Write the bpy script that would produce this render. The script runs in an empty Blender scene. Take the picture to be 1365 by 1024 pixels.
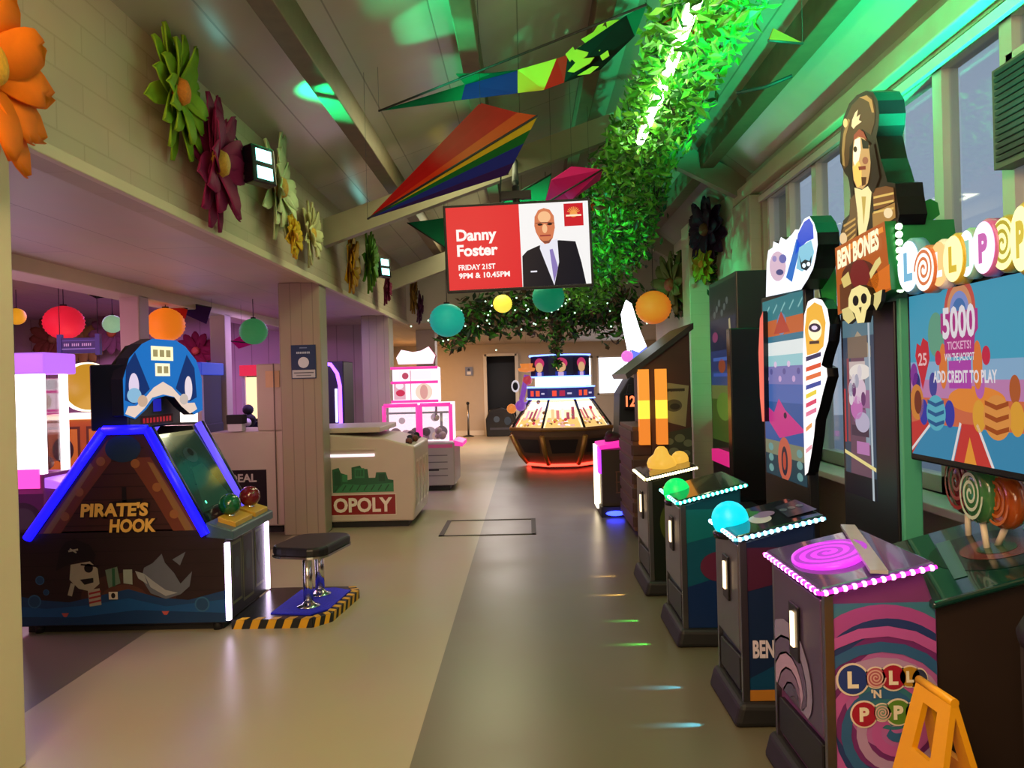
import bpy, math, random
from mathutils import Vector, Matrix, Euler
PI = math.pi
random.seed(7)
SC = bpy.context.scene
COL = SC.collection
R = math.radians

# ------------------------------------------------------------------ camera
F = 1020.0
cam_d = bpy.data.cameras.new('camera'); cam = bpy.data.objects.new('camera', cam_d); COL.objects.link(cam)
cam_d.sensor_width = 36.0; cam_d.lens = 36.0 * F / 1365.0; cam_d.clip_start = .05
CAMROT = Euler((0, 0, R(1.1)), 'XYZ').to_matrix() @ Euler((R(90 - .22), 0, 0), 'XYZ').to_matrix() @ Euler((0, 0, R(-1.5)), 'XYZ').to_matrix()
CAMPOS = Vector((0, 0, 1.6))
cam.matrix_world = Matrix.Translation(CAMPOS) @ CAMROT.to_4x4()
SC.camera = cam

def ray(px, py):
    return CAMROT @ Vector(((px - 682.5) / F, -(py - 512) / F, -1))
def at(px, py, Y):
    d = ray(px, py); return CAMPOS + d * (Y / d.y)
def on_x(px, py, X):
    d = ray(px, py); return CAMPOS + d * (X / d.x)
def on_z(px, py, z):
    d = ray(px, py); return CAMPOS + d * ((z - 1.6) / d.z)

# ------------------------------------------------------------------ materials
MATS = {}
def lin(c):
    if isinstance(c, str):
        c = c.lstrip('#'); c = [int(c[i:i+2], 16) / 255 for i in (0, 2, 4)]
        return [x / 12.92 if x <= .04045 else ((x + .055) / 1.055) ** 2.4 for x in c]
    return list(c)

def mat(name, col, rough=.5, metal=0., emit=0., noise=.08, scale=6., bump=0., ecol=None, coat=0.):
    if name in MATS: return name
    m = bpy.data.materials.new(name); m.use_nodes = True
    nt = m.node_tree; b = nt.nodes['Principled BSDF']
    c = lin(col)
    b.inputs['Roughness'].default_value = rough
    b.inputs['Metallic'].default_value = metal
    if name.startswith('lit_'): b.inputs['Specular IOR Level'].default_value = .1
    if name.startswith(('kite_', 'petal_')): b.inputs['Specular IOR Level'].default_value = .08
    if coat: b.inputs['Coat Weight'].default_value = coat
    if emit:
        e = lin(ecol) if ecol else c
        b.inputs['Emission Color'].default_value = (*e, 1)
        b.inputs['Emission Strength'].default_value = emit
        b.inputs['Base Color'].default_value = (*[x * .06 for x in c], 1)
    elif noise:
        tc = nt.nodes.new('ShaderNodeTexCoord'); n = nt.nodes.new('ShaderNodeTexNoise'); mx = nt.nodes.new('ShaderNodeMix')
        mx.data_type = 'RGBA'
        n.inputs['Scale'].default_value = scale; n.inputs['Detail'].default_value = 4
        nt.links.new(tc.outputs['Object'], n.inputs['Vector']); nt.links.new(n.outputs['Fac'], mx.inputs[0])
        mx.inputs[6].default_value = (*[max(0, x * (1 - noise)) for x in c], 1)
        mx.inputs[7].default_value = (*[min(1, x * (1 + noise)) for x in c], 1)
        nt.links.new(mx.outputs[2], b.inputs['Base Color'])
        if bump:
            bp = nt.nodes.new('ShaderNodeBump'); bp.inputs['Strength'].default_value = bump; bp.inputs['Distance'].default_value = .01
            nt.links.new(n.outputs['Fac'], bp.inputs['Height']); nt.links.new(bp.outputs['Normal'], b.inputs['Normal'])
    else:
        b.inputs['Base Color'].default_value = (*c, 1)
    MATS[name] = m
    return name

def glow(name, col, s): return mat(name, col, .4, 0, s)
_pc = {}
def P(col, rough=.45):          # printed colour
    k = 'print_%s_%d' % (col.lstrip('#'), int(rough * 100))
    return mat(k, col, rough, 0, 0, .06, 20)
def E(col, s=1.0):              # lit (screen / backlit) colour
    return mat('lit_%s_%d' % (col.lstrip('#'), int(s * 100)), col, .3, 0, s)

def glass_mat(name, tint='#ffffff', refl=.12, rough=.03, dark=1.0, fres=.6):
    m = bpy.data.materials.new(name); m.use_nodes = True; nt = m.node_tree
    for n in list(nt.nodes): nt.nodes.remove(n)
    o = nt.nodes.new('ShaderNodeOutputMaterial'); t = nt.nodes.new('ShaderNodeBsdfTransparent'); g = nt.nodes.new('ShaderNodeBsdfGlossy')
    lw = nt.nodes.new('ShaderNodeLayerWeight'); mp = nt.nodes.new('ShaderNodeMath'); mp.operation = 'MULTIPLY_ADD'; mx = nt.nodes.new('ShaderNodeMixShader')
    lw.inputs['Blend'].default_value = .35
    mp.inputs[1].default_value = fres; mp.inputs[2].default_value = refl
    t.inputs['Color'].default_value = (*[x * dark for x in lin(tint)], 1); g.inputs['Roughness'].default_value = rough
    nt.links.new(lw.outputs['Fresnel'], mp.inputs[0]); nt.links.new(mp.outputs[0], mx.inputs[0])
    nt.links.new(t.outputs[0], mx.inputs[1]); nt.links.new(g.outputs[0], mx.inputs[2]); nt.links.new(mx.outputs[0], o.inputs['Surface'])
    MATS[name] = m; return name
glass_mat('glass'); glass_mat('window_glass', '#f0f4f8', .03, fres=.22)

def brick_mat(name, c1, c2, w, h, mortar, axis, rough=.6, bump=.4, msize=.01, off=.5):
    """boards or bricks: axis 'YZ' maps (Y,Z), 'XY' maps (X,Y), 'YX' maps (Y,X), 'XZ'"""
    m = bpy.data.materials.new(name); m.use_nodes = True; nt = m.node_tree; b = nt.nodes['Principled BSDF']
    tc = nt.nodes.new('ShaderNodeTexCoord'); sp = nt.nodes.new('ShaderNodeSeparateXYZ'); cb = nt.nodes.new('ShaderNodeCombineXYZ'); br = nt.nodes.new('ShaderNodeTexBrick')
    geo = nt.nodes.new('ShaderNodeNewGeometry')
    nt.links.new(geo.outputs['Position'], sp.inputs[0])
    nt.links.new(sp.outputs['XYZ'.index(axis[0])], cb.inputs[0]); nt.links.new(sp.outputs['XYZ'.index(axis[1])], cb.inputs[1])
    nt.links.new(cb.outputs[0], br.inputs['Vector'])
    br.inputs['Scale'].default_value = 1; br.inputs['Brick Width'].default_value = w; br.inputs['Row Height'].default_value = h
    br.inputs['Mortar Size'].default_value = msize; br.inputs['Mortar Smooth'].default_value = .3; br.offset = off
    br.inputs['Color1'].default_value = (*lin(c1), 1); br.inputs['Color2'].default_value = (*lin(c2), 1); br.inputs['Mortar'].default_value = (*lin(mortar), 1)
    nz = nt.nodes.new('ShaderNodeTexNoise'); nz.inputs['Scale'].default_value = 2.2; nz.inputs['Detail'].default_value = 5
    nt.links.new(geo.outputs['Position'], nz.inputs['Vector'])
    mx = nt.nodes.new('ShaderNodeMix'); mx.data_type = 'RGBA'; mx.blend_type = 'MULTIPLY'; mx.inputs[0].default_value = .25
    nt.links.new(br.outputs['Color'], mx.inputs[6]); nt.links.new(nz.outputs['Color'], mx.inputs[7])
    nt.links.new(mx.outputs[2], b.inputs['Base Color'])
    bp = nt.nodes.new('ShaderNodeBump'); bp.inputs['Strength'].default_value = bump; bp.inputs['Distance'].default_value = .008; bp.invert = True
    nt.links.new(br.outputs['Fac'], bp.inputs['Height']); nt.links.new(bp.outputs['Normal'], b.inputs['Normal'])
    b.inputs['Roughness'].default_value = rough
    MATS[name] = m; return name

def floor_mat():
    m = bpy.data.materials.new('vinyl_floor'); m.use_nodes = True; nt = m.node_tree; b = nt.nodes['Principled BSDF']
    geo = nt.nodes.new('ShaderNodeNewGeometry'); sp = nt.nodes.new('ShaderNodeSeparateXYZ')
    nt.links.new(geo.outputs['Position'], sp.inputs[0])
    def cmp(v, op):
        n = nt.nodes.new('ShaderNodeMath'); n.operation = op; nt.links.new(sp.outputs[0], n.inputs[0]); n.inputs[1].default_value = v; return n
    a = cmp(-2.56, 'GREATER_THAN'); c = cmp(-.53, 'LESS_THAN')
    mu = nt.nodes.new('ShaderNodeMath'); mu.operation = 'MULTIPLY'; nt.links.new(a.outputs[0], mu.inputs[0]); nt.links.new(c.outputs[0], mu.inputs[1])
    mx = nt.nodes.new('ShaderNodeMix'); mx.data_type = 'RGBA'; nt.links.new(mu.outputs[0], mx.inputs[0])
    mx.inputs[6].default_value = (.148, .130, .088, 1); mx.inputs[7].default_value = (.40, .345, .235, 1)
    nz = nt.nodes.new('ShaderNodeTexNoise'); nz.inputs['Scale'].default_value = 1.4; nz.inputs['Detail'].default_value = 6
    nt.links.new(geo.outputs['Position'], nz.inputs['Vector'])
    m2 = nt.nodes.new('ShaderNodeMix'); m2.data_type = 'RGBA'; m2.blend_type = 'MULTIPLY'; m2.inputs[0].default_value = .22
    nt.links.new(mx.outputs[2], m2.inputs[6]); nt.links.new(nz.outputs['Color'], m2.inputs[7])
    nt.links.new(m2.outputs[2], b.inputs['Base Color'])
    mr = nt.nodes.new('ShaderNodeMapRange'); mr.inputs[3].default_value = .24; mr.inputs[4].default_value = .40
    nt.links.new(nz.outputs['Fac'], mr.inputs[0]); nt.links.new(mr.outputs[0], b.inputs['Roughness'])
    MATS['vinyl_floor'] = m
floor_mat()

# ------------------------------------------------------------------ mesh builder
class MB:
    def __init__(s): s.v = []; s.f = []; s.M = None
    def add(s, vs, fs, m, smooth=False):
        b = len(s.v)
        for p in vs:
            p = Vector(p)
            s.v.append(s.M @ p if s.M is not None else p)
        for f in fs: s.f.append((tuple(i + b for i in f), m, smooth))
        return s
    def box(s, x0, x1, y0, y1, z0, z1, m):
        x0, x1 = sorted((x0, x1)); y0, y1 = sorted((y0, y1)); z0, z1 = sorted((z0, z1))
        return s.add([(x0,y0,z0),(x1,y0,z0),(x1,y1,z0),(x0,y1,z0),(x0,y0,z1),(x1,y0,z1),(x1,y1,z1),(x0,y1,z1)],
                     [(0,3,2,1),(4,5,6,7),(0,1,5,4),(1,2,6,5),(2,3,7,6),(3,0,4,7)], m)
    def prism(s, poly, a, b, axis, m, m2=None):
        """poly 2-D: axis 'y' -> (x,z) extruded in y; 'x' -> (y,z); 'z' -> (x,y)"""
        def V(p, t):
            return {'y': (p[0], t, p[1]), 'x': (t, p[0], p[1]), 'z': (p[0], p[1], t)}[axis]
        n = len(poly); ar = sum(poly[i][0] * poly[(i+1) % n][1] - poly[(i+1) % n][0] * poly[i][1] for i in range(n))
        if ar < 0: poly = poly[::-1]
        if a > b: a, b = b, a
        vs = [V(p, a) for p in poly] + [V(p, b) for p in poly]
        lo = tuple(range(n)); hi = tuple(range(n, 2 * n))
        if axis == 'y': f0, f1, fl = lo, hi[::-1], False
        else: f0, f1, fl = lo[::-1], hi, True
        fs = []
        for i in range(n):
            j = (i + 1) % n
            q = (i, j, n + j, n + i)
            fs.append(q if fl else q[::-1])
        s.add(vs, [f0, f1], m); b0 = len(s.v) - 2 * n
        for q in fs: s.f.append((tuple(i + b0 for i in q), m2 or m, False))
        return s
    def quad(s, a, b, c, d, m): return s.add([a, b, c, d], [(0, 1, 2, 3)], m)
    def tube(s, pts, r, m, n=10, caps=True):
        pts = [Vector(p) for p in pts]; rs = r if isinstance(r, (list, tuple)) else [r] * len(pts)
        vs = []; up0 = Vector((.13, .31, .94))
        for i, p in enumerate(pts):
            t = (pts[min(i+1, len(pts)-1)] - pts[max(i-1, 0)]).normalized()
            u = t.cross(up0);
            if u.length < 1e-3: u = t.cross(Vector((1, 0, 0)))
            u.normalize(); w = t.cross(u)
            for k in range(n):
                a = 2 * PI * k / n; vs.append(p + (u * math.cos(a) + w * math.sin(a)) * rs[i])
        fs = []
        for i in range(len(pts) - 1):
            for k in range(n):
                j = (k + 1) % n; fs.append((i*n+k, i*n+j, (i+1)*n+j, (i+1)*n+k))
        s.add(vs, fs, m, True)
        if caps:
            b = len(s.v) - len(vs)
            s.f.append((tuple(b + k for k in range(n))[::-1], m, False)); s.f.append((tuple(b + (len(pts)-1)*n + k for k in range(n)), m, False))
        return s
    def cyl(s, a, b, r, m, n=20): return s.tube([a, b], r, m, n)
    def lathe(s, prof, c, m, n=24, a0=0., smooth=True, sx=1, sy=1):
        """prof list of (r,z) around vertical axis at c"""
        c = Vector(c); vs = []
        for r, z in prof:
            for k in range(n):
                a = a0 + 2 * PI * k / n; vs.append(c + Vector((r * math.cos(a) * sx, r * math.sin(a) * sy, z)))
        fs = []
        for i in range(len(prof) - 1):
            for k in range(n):
                j = (k + 1) % n; fs.append((i*n+k, i*n+j, (i+1)*n+j, (i+1)*n+k))
        s.add(vs, fs, m, smooth); b = len(s.v) - len(vs)
        if prof[0][0] > 1e-4: s.f.append((tuple(b + k for k in range(n))[::-1], m, False))
        if prof[-1][0] > 1e-4: s.f.append((tuple(b + (len(prof)-1)*n + k for k in range(n)), m, False))
        return s
    def ball(s, c, r, m, n=18, sz=1., sx=1., sy=1.):
        k = max(6, n // 2)
        prof = [(max(1e-4, r * math.sin(PI * i / k)), -r * sz * math.cos(PI * i / k)) for i in range(k + 1)]
        return s.lathe(prof, c, m, n, sx=sx, sy=sy)
    def slab(s, poly, thick, m, m2=None):
        """3-D planar polygon (seen counter-clockwise from its front) thickened backwards"""
        poly = [Vector(p) for p in poly]; n = len(poly)
        nr = Vector()
        for i in range(n): nr += (poly[i] - poly[0]).cross(poly[(i+1) % n] - poly[0])
        nr.normalize(); back = [p - nr * thick for p in poly]
        b = len(s.v); s.add(poly + back, [tuple(range(n))], m)
        s.f.append((tuple(b + n + i for i in range(n))[::-1], m2 or m, False))
        for i in range(n):
            j = (i + 1) % n; s.f.append((b + i, b + n + i, b + n + j, b + j), ) if False else s.f.append(((b + i, b + n + i, b + n + j, b + j), m2 or m, False))
        return s

ORG = {}
def build(mb, name, parent=None, label=None, cat=None, group=None, kind=None, bevel=0., seg=2, local=False, origin=None):
    me = bpy.data.meshes.new(name)
    if parent is not None: off = Vector() if local else ORG.get(parent.name, Vector())
    elif origin is not None: off = Vector(origin)
    elif kind == 'structure': off = Vector()
    else:
        xs = [p.x for p in mb.v]; ys = [p.y for p in mb.v]; zs = [p.z for p in mb.v]
        off = Vector(((min(xs) + max(xs)) / 2, (min(ys) + max(ys)) / 2, min(zs)))
    me.from_pydata([tuple(p - off) for p in mb.v], [], [f[0] for f in mb.f])
    slots = {}
    for i, (f, m, sm) in enumerate(mb.f):
        if m not in slots: slots[m] = len(slots); me.materials.append(MATS[m])
        me.polygons[i].material_index = slots[m]; me.polygons[i].use_smooth = sm
    me.update()
    o = bpy.data.objects.new(name, me); COL.objects.link(o)
    if parent is not None: o.parent = parent
    else: o.location = off
    ORG[o.name] = off
    if bevel:
        bv = o.modifiers.new('bevel', 'BEVEL'); bv.width = bevel; bv.segments = seg; bv.limit_method = 'ANGLE'; bv.angle_limit = R(40)
    tag(o, label, cat, group, kind)
    return o
def tag(o, label=None, cat=None, group=None, kind=None):
    if label: o['label'] = label
    if cat: o['category'] = cat
    if group: o['group'] = group
    if kind: o['kind'] = kind
def thing(name, label, cat, loc=(0, 0, 0), rot=None, group=None):
    o = bpy.data.objects.new(name, None); COL.objects.link(o); o.location = loc; o.empty_display_size = .1
    if rot is not None: o.rotation_euler = rot
    ORG[o.name] = Vector(loc); tag(o, label, cat, group); return o
def dup(root, loc, rot=None, label=None, scale=None):
    c = root.copy(); COL.objects.link(c); c.location = loc
    if rot is not None: c.rotation_euler = rot
    if scale: c.scale = (scale,) * 3
    if label: c['label'] = label
    def rec(a, b):
        for ch in list(a.children):
            d = ch.copy(); COL.objects.link(d); d.parent = b; rec(ch, d)
    rec(root, c); return c
def struct(name, mb, bevel=0.): return build(mb, name, kind='structure', bevel=bevel)

# ------------------------------------------------------------------ lettering and flat artwork
_GL = {}
def glyphs(t, bold=.02):
    k = (t, bold)
    if k in _GL: return _GL[k]
    cu = bpy.data.curves.new('t', 'FONT'); cu.body = t; cu.size = 1; cu.offset = bold; cu.resolution_u = 3; cu.fill_mode = 'FRONT'
    ob = bpy.data.objects.new('t', cu); COL.objects.link(ob)
    dg = bpy.context.evaluated_depsgraph_get(); dg.update(); me = ob.evaluated_get(dg).to_mesh()
    vs = [(v.co.x, v.co.y) for v in me.vertices]; fs = [tuple(p.vertices) for p in me.polygons]
    ob.evaluated_get(dg).to_mesh_clear(); bpy.data.objects.remove(ob); bpy.data.curves.remove(cu)
    _GL[k] = (vs, fs); return _GL[k]
def clip_poly(pl, w, h):
    def cut(pl, ins, isec):
        out = []
        for i in range(len(pl)):
            a, b = pl[i], pl[(i + 1) % len(pl)]
            if ins(a):
                out.append(a)
                if not ins(b): out.append(isec(a, b))
            elif ins(b): out.append(isec(a, b))
        return out
    for ax, lim, sg in ((0, 0, 1), (0, w, -1), (1, 0, 1), (1, h, -1)):
        if not pl: return []
        ins = lambda p: (p[ax] - lim) * sg >= -1e-9
        def isec(a, b):
            t = (lim - a[ax]) / (b[ax] - a[ax]); return (a[0] + (b[0] - a[0]) * t, a[1] + (b[1] - a[1]) * t)
        pl = cut(pl, ins, isec)
    return pl
class Art:
    """flat printed or lit artwork on a real face: o lower-left corner, u to its right, v up (metres)"""
    def __init__(s, o, u, v, w, h, mb=None, step=.0012):
        s.o = Vector(o); s.u = Vector(u).normalized(); s.v = Vector(v).normalized(); s.n = s.u.cross(s.v).normalized()
        s.w = w; s.h = h; s.mb = mb or MB(); s.step = step
    def pt(s, a, b, l): return s.o + s.u * a + s.v * b + s.n * (s.step * (l + 1))
    def poly(s, pts, m, l=1, clip=True):
        if clip: pts = clip_poly(list(pts), s.w, s.h)
        if len(pts) < 3: return s
        ar = sum(pts[i][0] * pts[(i+1) % len(pts)][1] - pts[(i+1) % len(pts)][0] * pts[i][1] for i in range(len(pts)))
        if ar < 0: pts = pts[::-1]
        s.mb.add([s.pt(a, b, l) for a, b in pts], [tuple(range(len(pts)))], m); return s
    def rect(s, x0, y0, x1, y1, m, l=1): return s.poly([(x0, y0), (x1, y0), (x1, y1), (x0, y1)], m, l)
    def ell(s, x, y, rx, ry, m, l=1, n=28, a0=0., a1=2 * PI):
        return s.poly([(x + rx * math.cos(a0 + (a1 - a0) * k / n), y + ry * math.sin(a0 + (a1 - a0) * k / n)) for k in range(n + (0 if a1 - a0 > 6.28 else 1))], m, l)
    def line(s, pts, wd, m, l=1):
        for (a, b), (c, d) in zip(pts, pts[1:]):
            t = Vector((c - a, d - b));
            if t.length < 1e-6: continue
            t.normalize(); q = Vector((-t.y, t.x)) * wd / 2; e = t * wd * .2
            s.poly([(a - q.x - e.x, b - q.y - e.y), (c - q.x + e.x, d - q.y + e.y), (c + q.x + e.x, d + q.y + e.y), (a + q.x - e.x, b + q.y - e.y)], m, l)
        return s
    def text(s, t, x, y, h, m, l=2, align='c', w=None, bold=.02, slant=0.):
        vs, fs = glyphs(t, bold)
        xs = [p[0] for p in vs]; x0, x1 = min(xs), max(xs); k = h / .7; kx = k if w is None else w / (x1 - x0)
        dx = {'c': -(x0 + x1) / 2 * kx, 'l': -x0 * kx, 'r': -x1 * kx}[align]
        s.mb.add([s.pt(x + dx + a * kx + b * k * slant, y + b * k, l) for a, b in vs], fs, m); return s
    def spiral(s, x, y, r, turns, m, l=2, wd=.5, a0=0., sy=1.):
        n = int(turns * 22)
        def p(i, f):
            th = a0 + 2 * PI * turns * i / n; rr = r * (i / n) + f * r / turns
            return (x + rr * math.cos(th), y + rr * math.sin(th) * sy)
        for i in range(n): s.poly([p(i, 0), p(i + 1, 0), p(i + 1, wd), p(i, wd)], m, l)
        return s
    def done(s, name, parent, **k): return build(s.mb, name, parent, **k)

# ------------------------------------------------------------------ lights
def lamp(kind, name, loc, energy, col, size=.2, target=None, angle=60, blend=.5, size_y=None):
    d = bpy.data.lights.new(name, kind); o = bpy.data.objects.new(name, d); COL.objects.link(o); o.location = loc
    d.energy = energy; d.color = lin(col)
    if kind == 'AREA':
        d.size = size
        if size_y: d.shape = 'RECTANGLE'; d.size_y = size_y
    else: d.shadow_soft_size = size
    if kind == 'SPOT': d.spot_size = R(angle); d.spot_blend = blend
    if target is not None: o.rotation_euler = (Vector(target) - Vector(loc)).to_track_quat('-Z', 'Y').to_euler()
    return o
# ================================================================== SETTING
XL, XR = -2.2, 2.45          # bulkhead face, window wall
ZS = 2.72                    # underside of the soffit and flat ceilings
RX, RZ = 1.05, 4.83          # roof ridge
def zl(x): return 3.72 + (RZ - 3.72) * (x - XL) / (RX - XL)
def zr(x): return 3.74 + (RZ - 3.74) * (XR - x) / (XR - RX)

mat('cream_paint', '#cbbd9f', .55, noise=.05)
mat('pillar_paint', '#b7aa98', .5, noise=.05)
mat('white_paint', '#d9d3c6', .45, noise=.04)
mat('beam_wood', '#6f5a44', .6, noise=.25, scale=9)
mat('rafter_paint', '#8c836e', .5, noise=.08)
mat('black_rubber', '#15151a', .6)
mat('black_gloss', '#0c0c12', .22)
mat('dark_case', '#1b1a20', .38)
mat('brown_case', '#2e221e', .5)
mat('chrome', '#d8d8dc', .15, 1.)
mat('steel', '#8d8d92', .32, 1.)
mat('cable', '#1a1a1a', .6)
brick_mat('painted_brick', '#c0ae96', '#bca991', .45, .15, '#b4a289', 'YZ', .6, .3, .006)
brick_mat('ceiling_board', '#b3ad9c', '#aba593', 4.1, .62, '#8a8576', 'YX', .22, .35, .006, 0.)
brick_mat('soffit_board', '#c0ae9c', '#baa895', 3., .6, '#9c8c7c', 'YX', .5, .3, .006)
brick_mat('wall_panel', '#b9a89a', '#b3a294', .32, 4., '#8f8076', 'XZ', .5, .4, .008, 0.)
brick_mat('pillar_board', '#9e9080', '#998b7b', .12, 9., '#85786a', 'XZ', .5, .5, .005, 0.)
brick_mat('right_wall_paint', '#c2b9a2', '#bfb69f', .45, .15, '#bab19a', 'YZ', .55, .15, .004)

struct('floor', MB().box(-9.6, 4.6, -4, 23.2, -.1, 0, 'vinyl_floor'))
struct('wall_back', MB().box(-9.6, 2.7, -4.2, -4, 0, 5, 'cream_paint'))
struct('wall_left', MB().box(-9.8, -9.6, -4, 14.4, 0, 3, 'wall_panel'))
struct('wall_bulkhead', MB().box(XL - .22, XL, -4, 14.2, ZS - .004, 3.8, 'painted_brick'), bevel=.012)
struct('trim_bulkhead', MB().box(XL - .02, XL + .025, -4, 14.2, ZS - .03, ZS + .035, 'cream_paint'), bevel=.006)
struct('ceiling_soffit', MB().box(-4.3, XL - .215, -4, 14.2, ZS, ZS + .08, 'soffit_board'))
struct('trim_soffit', MB().box(-4.42, -4.07, -4, 14.2, ZS - .13, ZS + .3, 'cream_paint'), bevel=.01)
struct('ceiling_side_room', MB().box(-9.7, -4.3, -4, 14.3, 2.98, 3.05, 'soffit_board'))
struct('wall_side_room', MB().box(-9.7, -2.75, 14.2, 14.35, 0, 3.05, 'wall_panel'))
struct('ceiling_left', MB().prism([(XL - .25, zl(XL - .25)), (RX, RZ), (RX, RZ + .1), (XL - .25, zl(XL - .25) + .1)], -4, 14.3, 'y', 'ceiling_board'))
struct('ceiling_right', MB().prism([(RX, RZ), (XR + .3, zr(XR + .3)), (XR + .3, zr(XR + .3) + .1), (RX, RZ + .1)], -4, 14.3, 'y', 'ceiling_board'))
struct('wall_gable', MB().prism([(XL - .25, ZS), (XR + .25, ZS), (XR + .25, 3.75), (RX, RZ + .03), (XL - .25, 3.7)], 14.2, 14.35, 'y', 'pillar_paint'))
struct('ceiling_far', MB().box(-9.6, 4.6, 14.3, 23.2, ZS, ZS + .1, 'soffit_board'))

# purlins along the room and rafters across it
for x, s in ((-1.447, 1), (-.38, 1), (.70, 1), (2.03, -1)):
    z = (zl if s > 0 else zr)(x)
    struct('ceiling_beam', MB().box(x - .075, x + .075, -4, 14.2, z - .2, z + .04, 'beam_wood'), bevel=.008)
for y in (8.4, 12.5):
    m = MB()
    m.prism([(XL, 3.14), (RX, 4.24), (RX, 4.52), (XL, 3.44)], y, y + .12, 'y', 'rafter_paint')
    m.prism([(RX, 4.24), (XR, 3.5), (XR, 3.78), (RX, 4.52)], y, y + .12, 'y', 'rafter_paint')
    struct('ceiling_beam', m)

# right wall with one long window band
Y0W, Y1W, ZW0, ZW1 = 1.3, 7.85, .86, 3.45
m = MB()
m.box(XR, XR + .25, -4, 14.3, 0, ZW0, 'right_wall_paint'); m.box(XR, XR + .25, -4, 14.3, ZW1, 3.85, 'right_wall_paint')
m.box(XR, XR + .25, -4, Y0W, ZW0, ZW1, 'right_wall_paint'); m.box(XR, XR + .25, Y1W, 14.3, ZW0, ZW1, 'right_wall_paint')
struct('wall_right', m)
struct('trim_window_head', MB().box(XR - .1, XR, -4, 8.6, ZW1 + .02, ZW1 + .17, 'cream_paint'), bevel=.01)
struct('trim_window_sill', MB().box(XR - .24, XR + .04, .9, 8.0, ZW0 - .05, ZW0 - .0, 'white_paint'), bevel=.008)
struct('trim_pilaster', MB().box(XR - .12, XR, 7.9, 8.6, 0, 3.45, 'right_wall_paint'), bevel=.01)
struct('trim_pilaster', MB().box(XR - .3, XR, 10.0, 10.45, 0, 3.6, 'right_wall_paint'), bevel=.01)
struct('trim_conduit', MB().box(XR - .03, XR, -3, 8, 3.36, 3.42, 'white_paint'))
muls = [1.35, 2.0, 2.65, 3.3, 3.95, 4.6, 5.25, 5.9, 6.55, 7.2, 7.8]
for i, (a, b) in enumerate(((0, 4), (4, 7), (7, 10))):
    f = MB()
    for k in range(a, b + 1):
        f.box(XR + .03, XR + .13, muls[k] - (.001 if k == a else .05), muls[k] + (-.001 if k == b else .05), ZW0 - .01, ZW1 + .01, 'white_paint')
    f.box(XR + .03, XR + .13, muls[a], muls[b], ZW0, ZW0 + .1, 'white_paint'); f.box(XR + .03, XR + .13, muls[a], muls[b], ZW1 - .08, ZW1, 'white_paint')
    if a == 0: f.box(XR + .03, XR + .13, muls[a], muls[b], 3.1, 3.19, 'white_paint')
    w = build(f, 'window_%d' % (i + 1), kind='structure')
    build(MB().box(XR + .075, XR + .085, muls[a], muls[b], ZW0 + .05, ZW1 - .05, 'window_glass'), 'pane', w)

# pillars under the soffit
def pillar(x0, x1, y0, y1, z1, m='pillar_board', bv=.012):
    return struct('trim_pillar', MB().box(x0, x1, y0, y1, 0, z1, m), bevel=bv)
pillar(XL - .45, XL, 2.75, 3.26, ZS, 'cream_paint')
pillar(XL - .45, XL, 8.18, 8.46, ZS)
pillar(XL - .45, XL, 12.3, 12.7, ZS)
pillar(-2.3, -1.9, 16.0, 16.4, ZS, 'pillar_paint')
for y in (8.0, 10.3): pillar(-4.28, -4.07, y, y + .22, ZS - .1, 'pillar_paint')

# far room
m = MB()
DX0, DX1 = -1.25, -.28
m.box(-4.2, DX0, 23, 23.2, 0, ZS, 'pillar_paint'); m.box(DX0, DX1, 23, 23.2, 2.36, ZS, 'pillar_paint')
m.box(DX1, 4.6, 23, 23.2, 0, 1.12, 'pillar_paint'); m.box(DX1, 4.6, 23, 23.2, 2.28, ZS, 'pillar_paint')
m.box(DX1, 1.62, 23, 23.2, 1.12, 2.28, 'pillar_paint'); m.box(1.98, 2.12, 23, 23.2, 1.12, 2.28, 'pillar_paint'); m.box(3.1, 4.6, 23, 23.2, 1.12, 2.28, 'pillar_paint')
struct('wall_far', m)
m = MB()
for a, b in ((1.62, 1.98), (2.12, 3.1)):
    for x in (a, b - .05): m.box(x, x + .05, 22.97, 23.03, 1.12, 2.28, 'white_paint')
    for z in (1.12, 2.23): m.box(a, b, 22.97, 23.03, z, z + .05, 'white_paint')
wf = build(m, 'window_4', kind='structure')
glow('daylight_pane', '#e9f0fb', 2.6)
build(MB().box(1.65, 1.95, 23.05, 23.07, 1.15, 2.25, 'daylight_pane').box(2.15, 3.07, 23.05, 23.07, 1.15, 2.25, 'daylight_pane'), 'pane', wf)
m = MB()
for x in (DX0 - .04, DX1 - .06): m.box(x, x + .1, 22.94, 23.1, 0, 2.42, 'white_paint')
m.box(DX0, DX1, 22.94, 23.1, 2.36, 2.44, 'white_paint')
struct('door_1', m)
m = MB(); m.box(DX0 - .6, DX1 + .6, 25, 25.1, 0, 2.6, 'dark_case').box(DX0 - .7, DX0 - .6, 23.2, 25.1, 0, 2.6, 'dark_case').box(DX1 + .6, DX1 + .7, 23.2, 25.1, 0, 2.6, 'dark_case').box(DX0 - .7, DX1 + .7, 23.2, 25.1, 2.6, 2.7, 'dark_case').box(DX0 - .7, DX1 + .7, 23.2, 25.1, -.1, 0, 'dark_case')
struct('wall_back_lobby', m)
struct('wall_far_left', MB().box(-4.3, -4.2, 14.3, 23.2, 0, ZS, 'cream_paint'))
struct('wall_far_right', MB().box(4.6, 4.7, 14.3, 23.2, 0, ZS, 'cream_paint'))
struct('wall_far_return', MB().box(XR, 4.7, 14.3, 14.4, 0, ZS, 'cream_paint'))
struct('baseboard_far', MB().box(-4.2, DX0 - .06, 22.97, 23, 0, .14, 'white_paint').box(DX1 + .06, 4.6, 22.97, 23, 0, .14, 'white_paint'))

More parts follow.
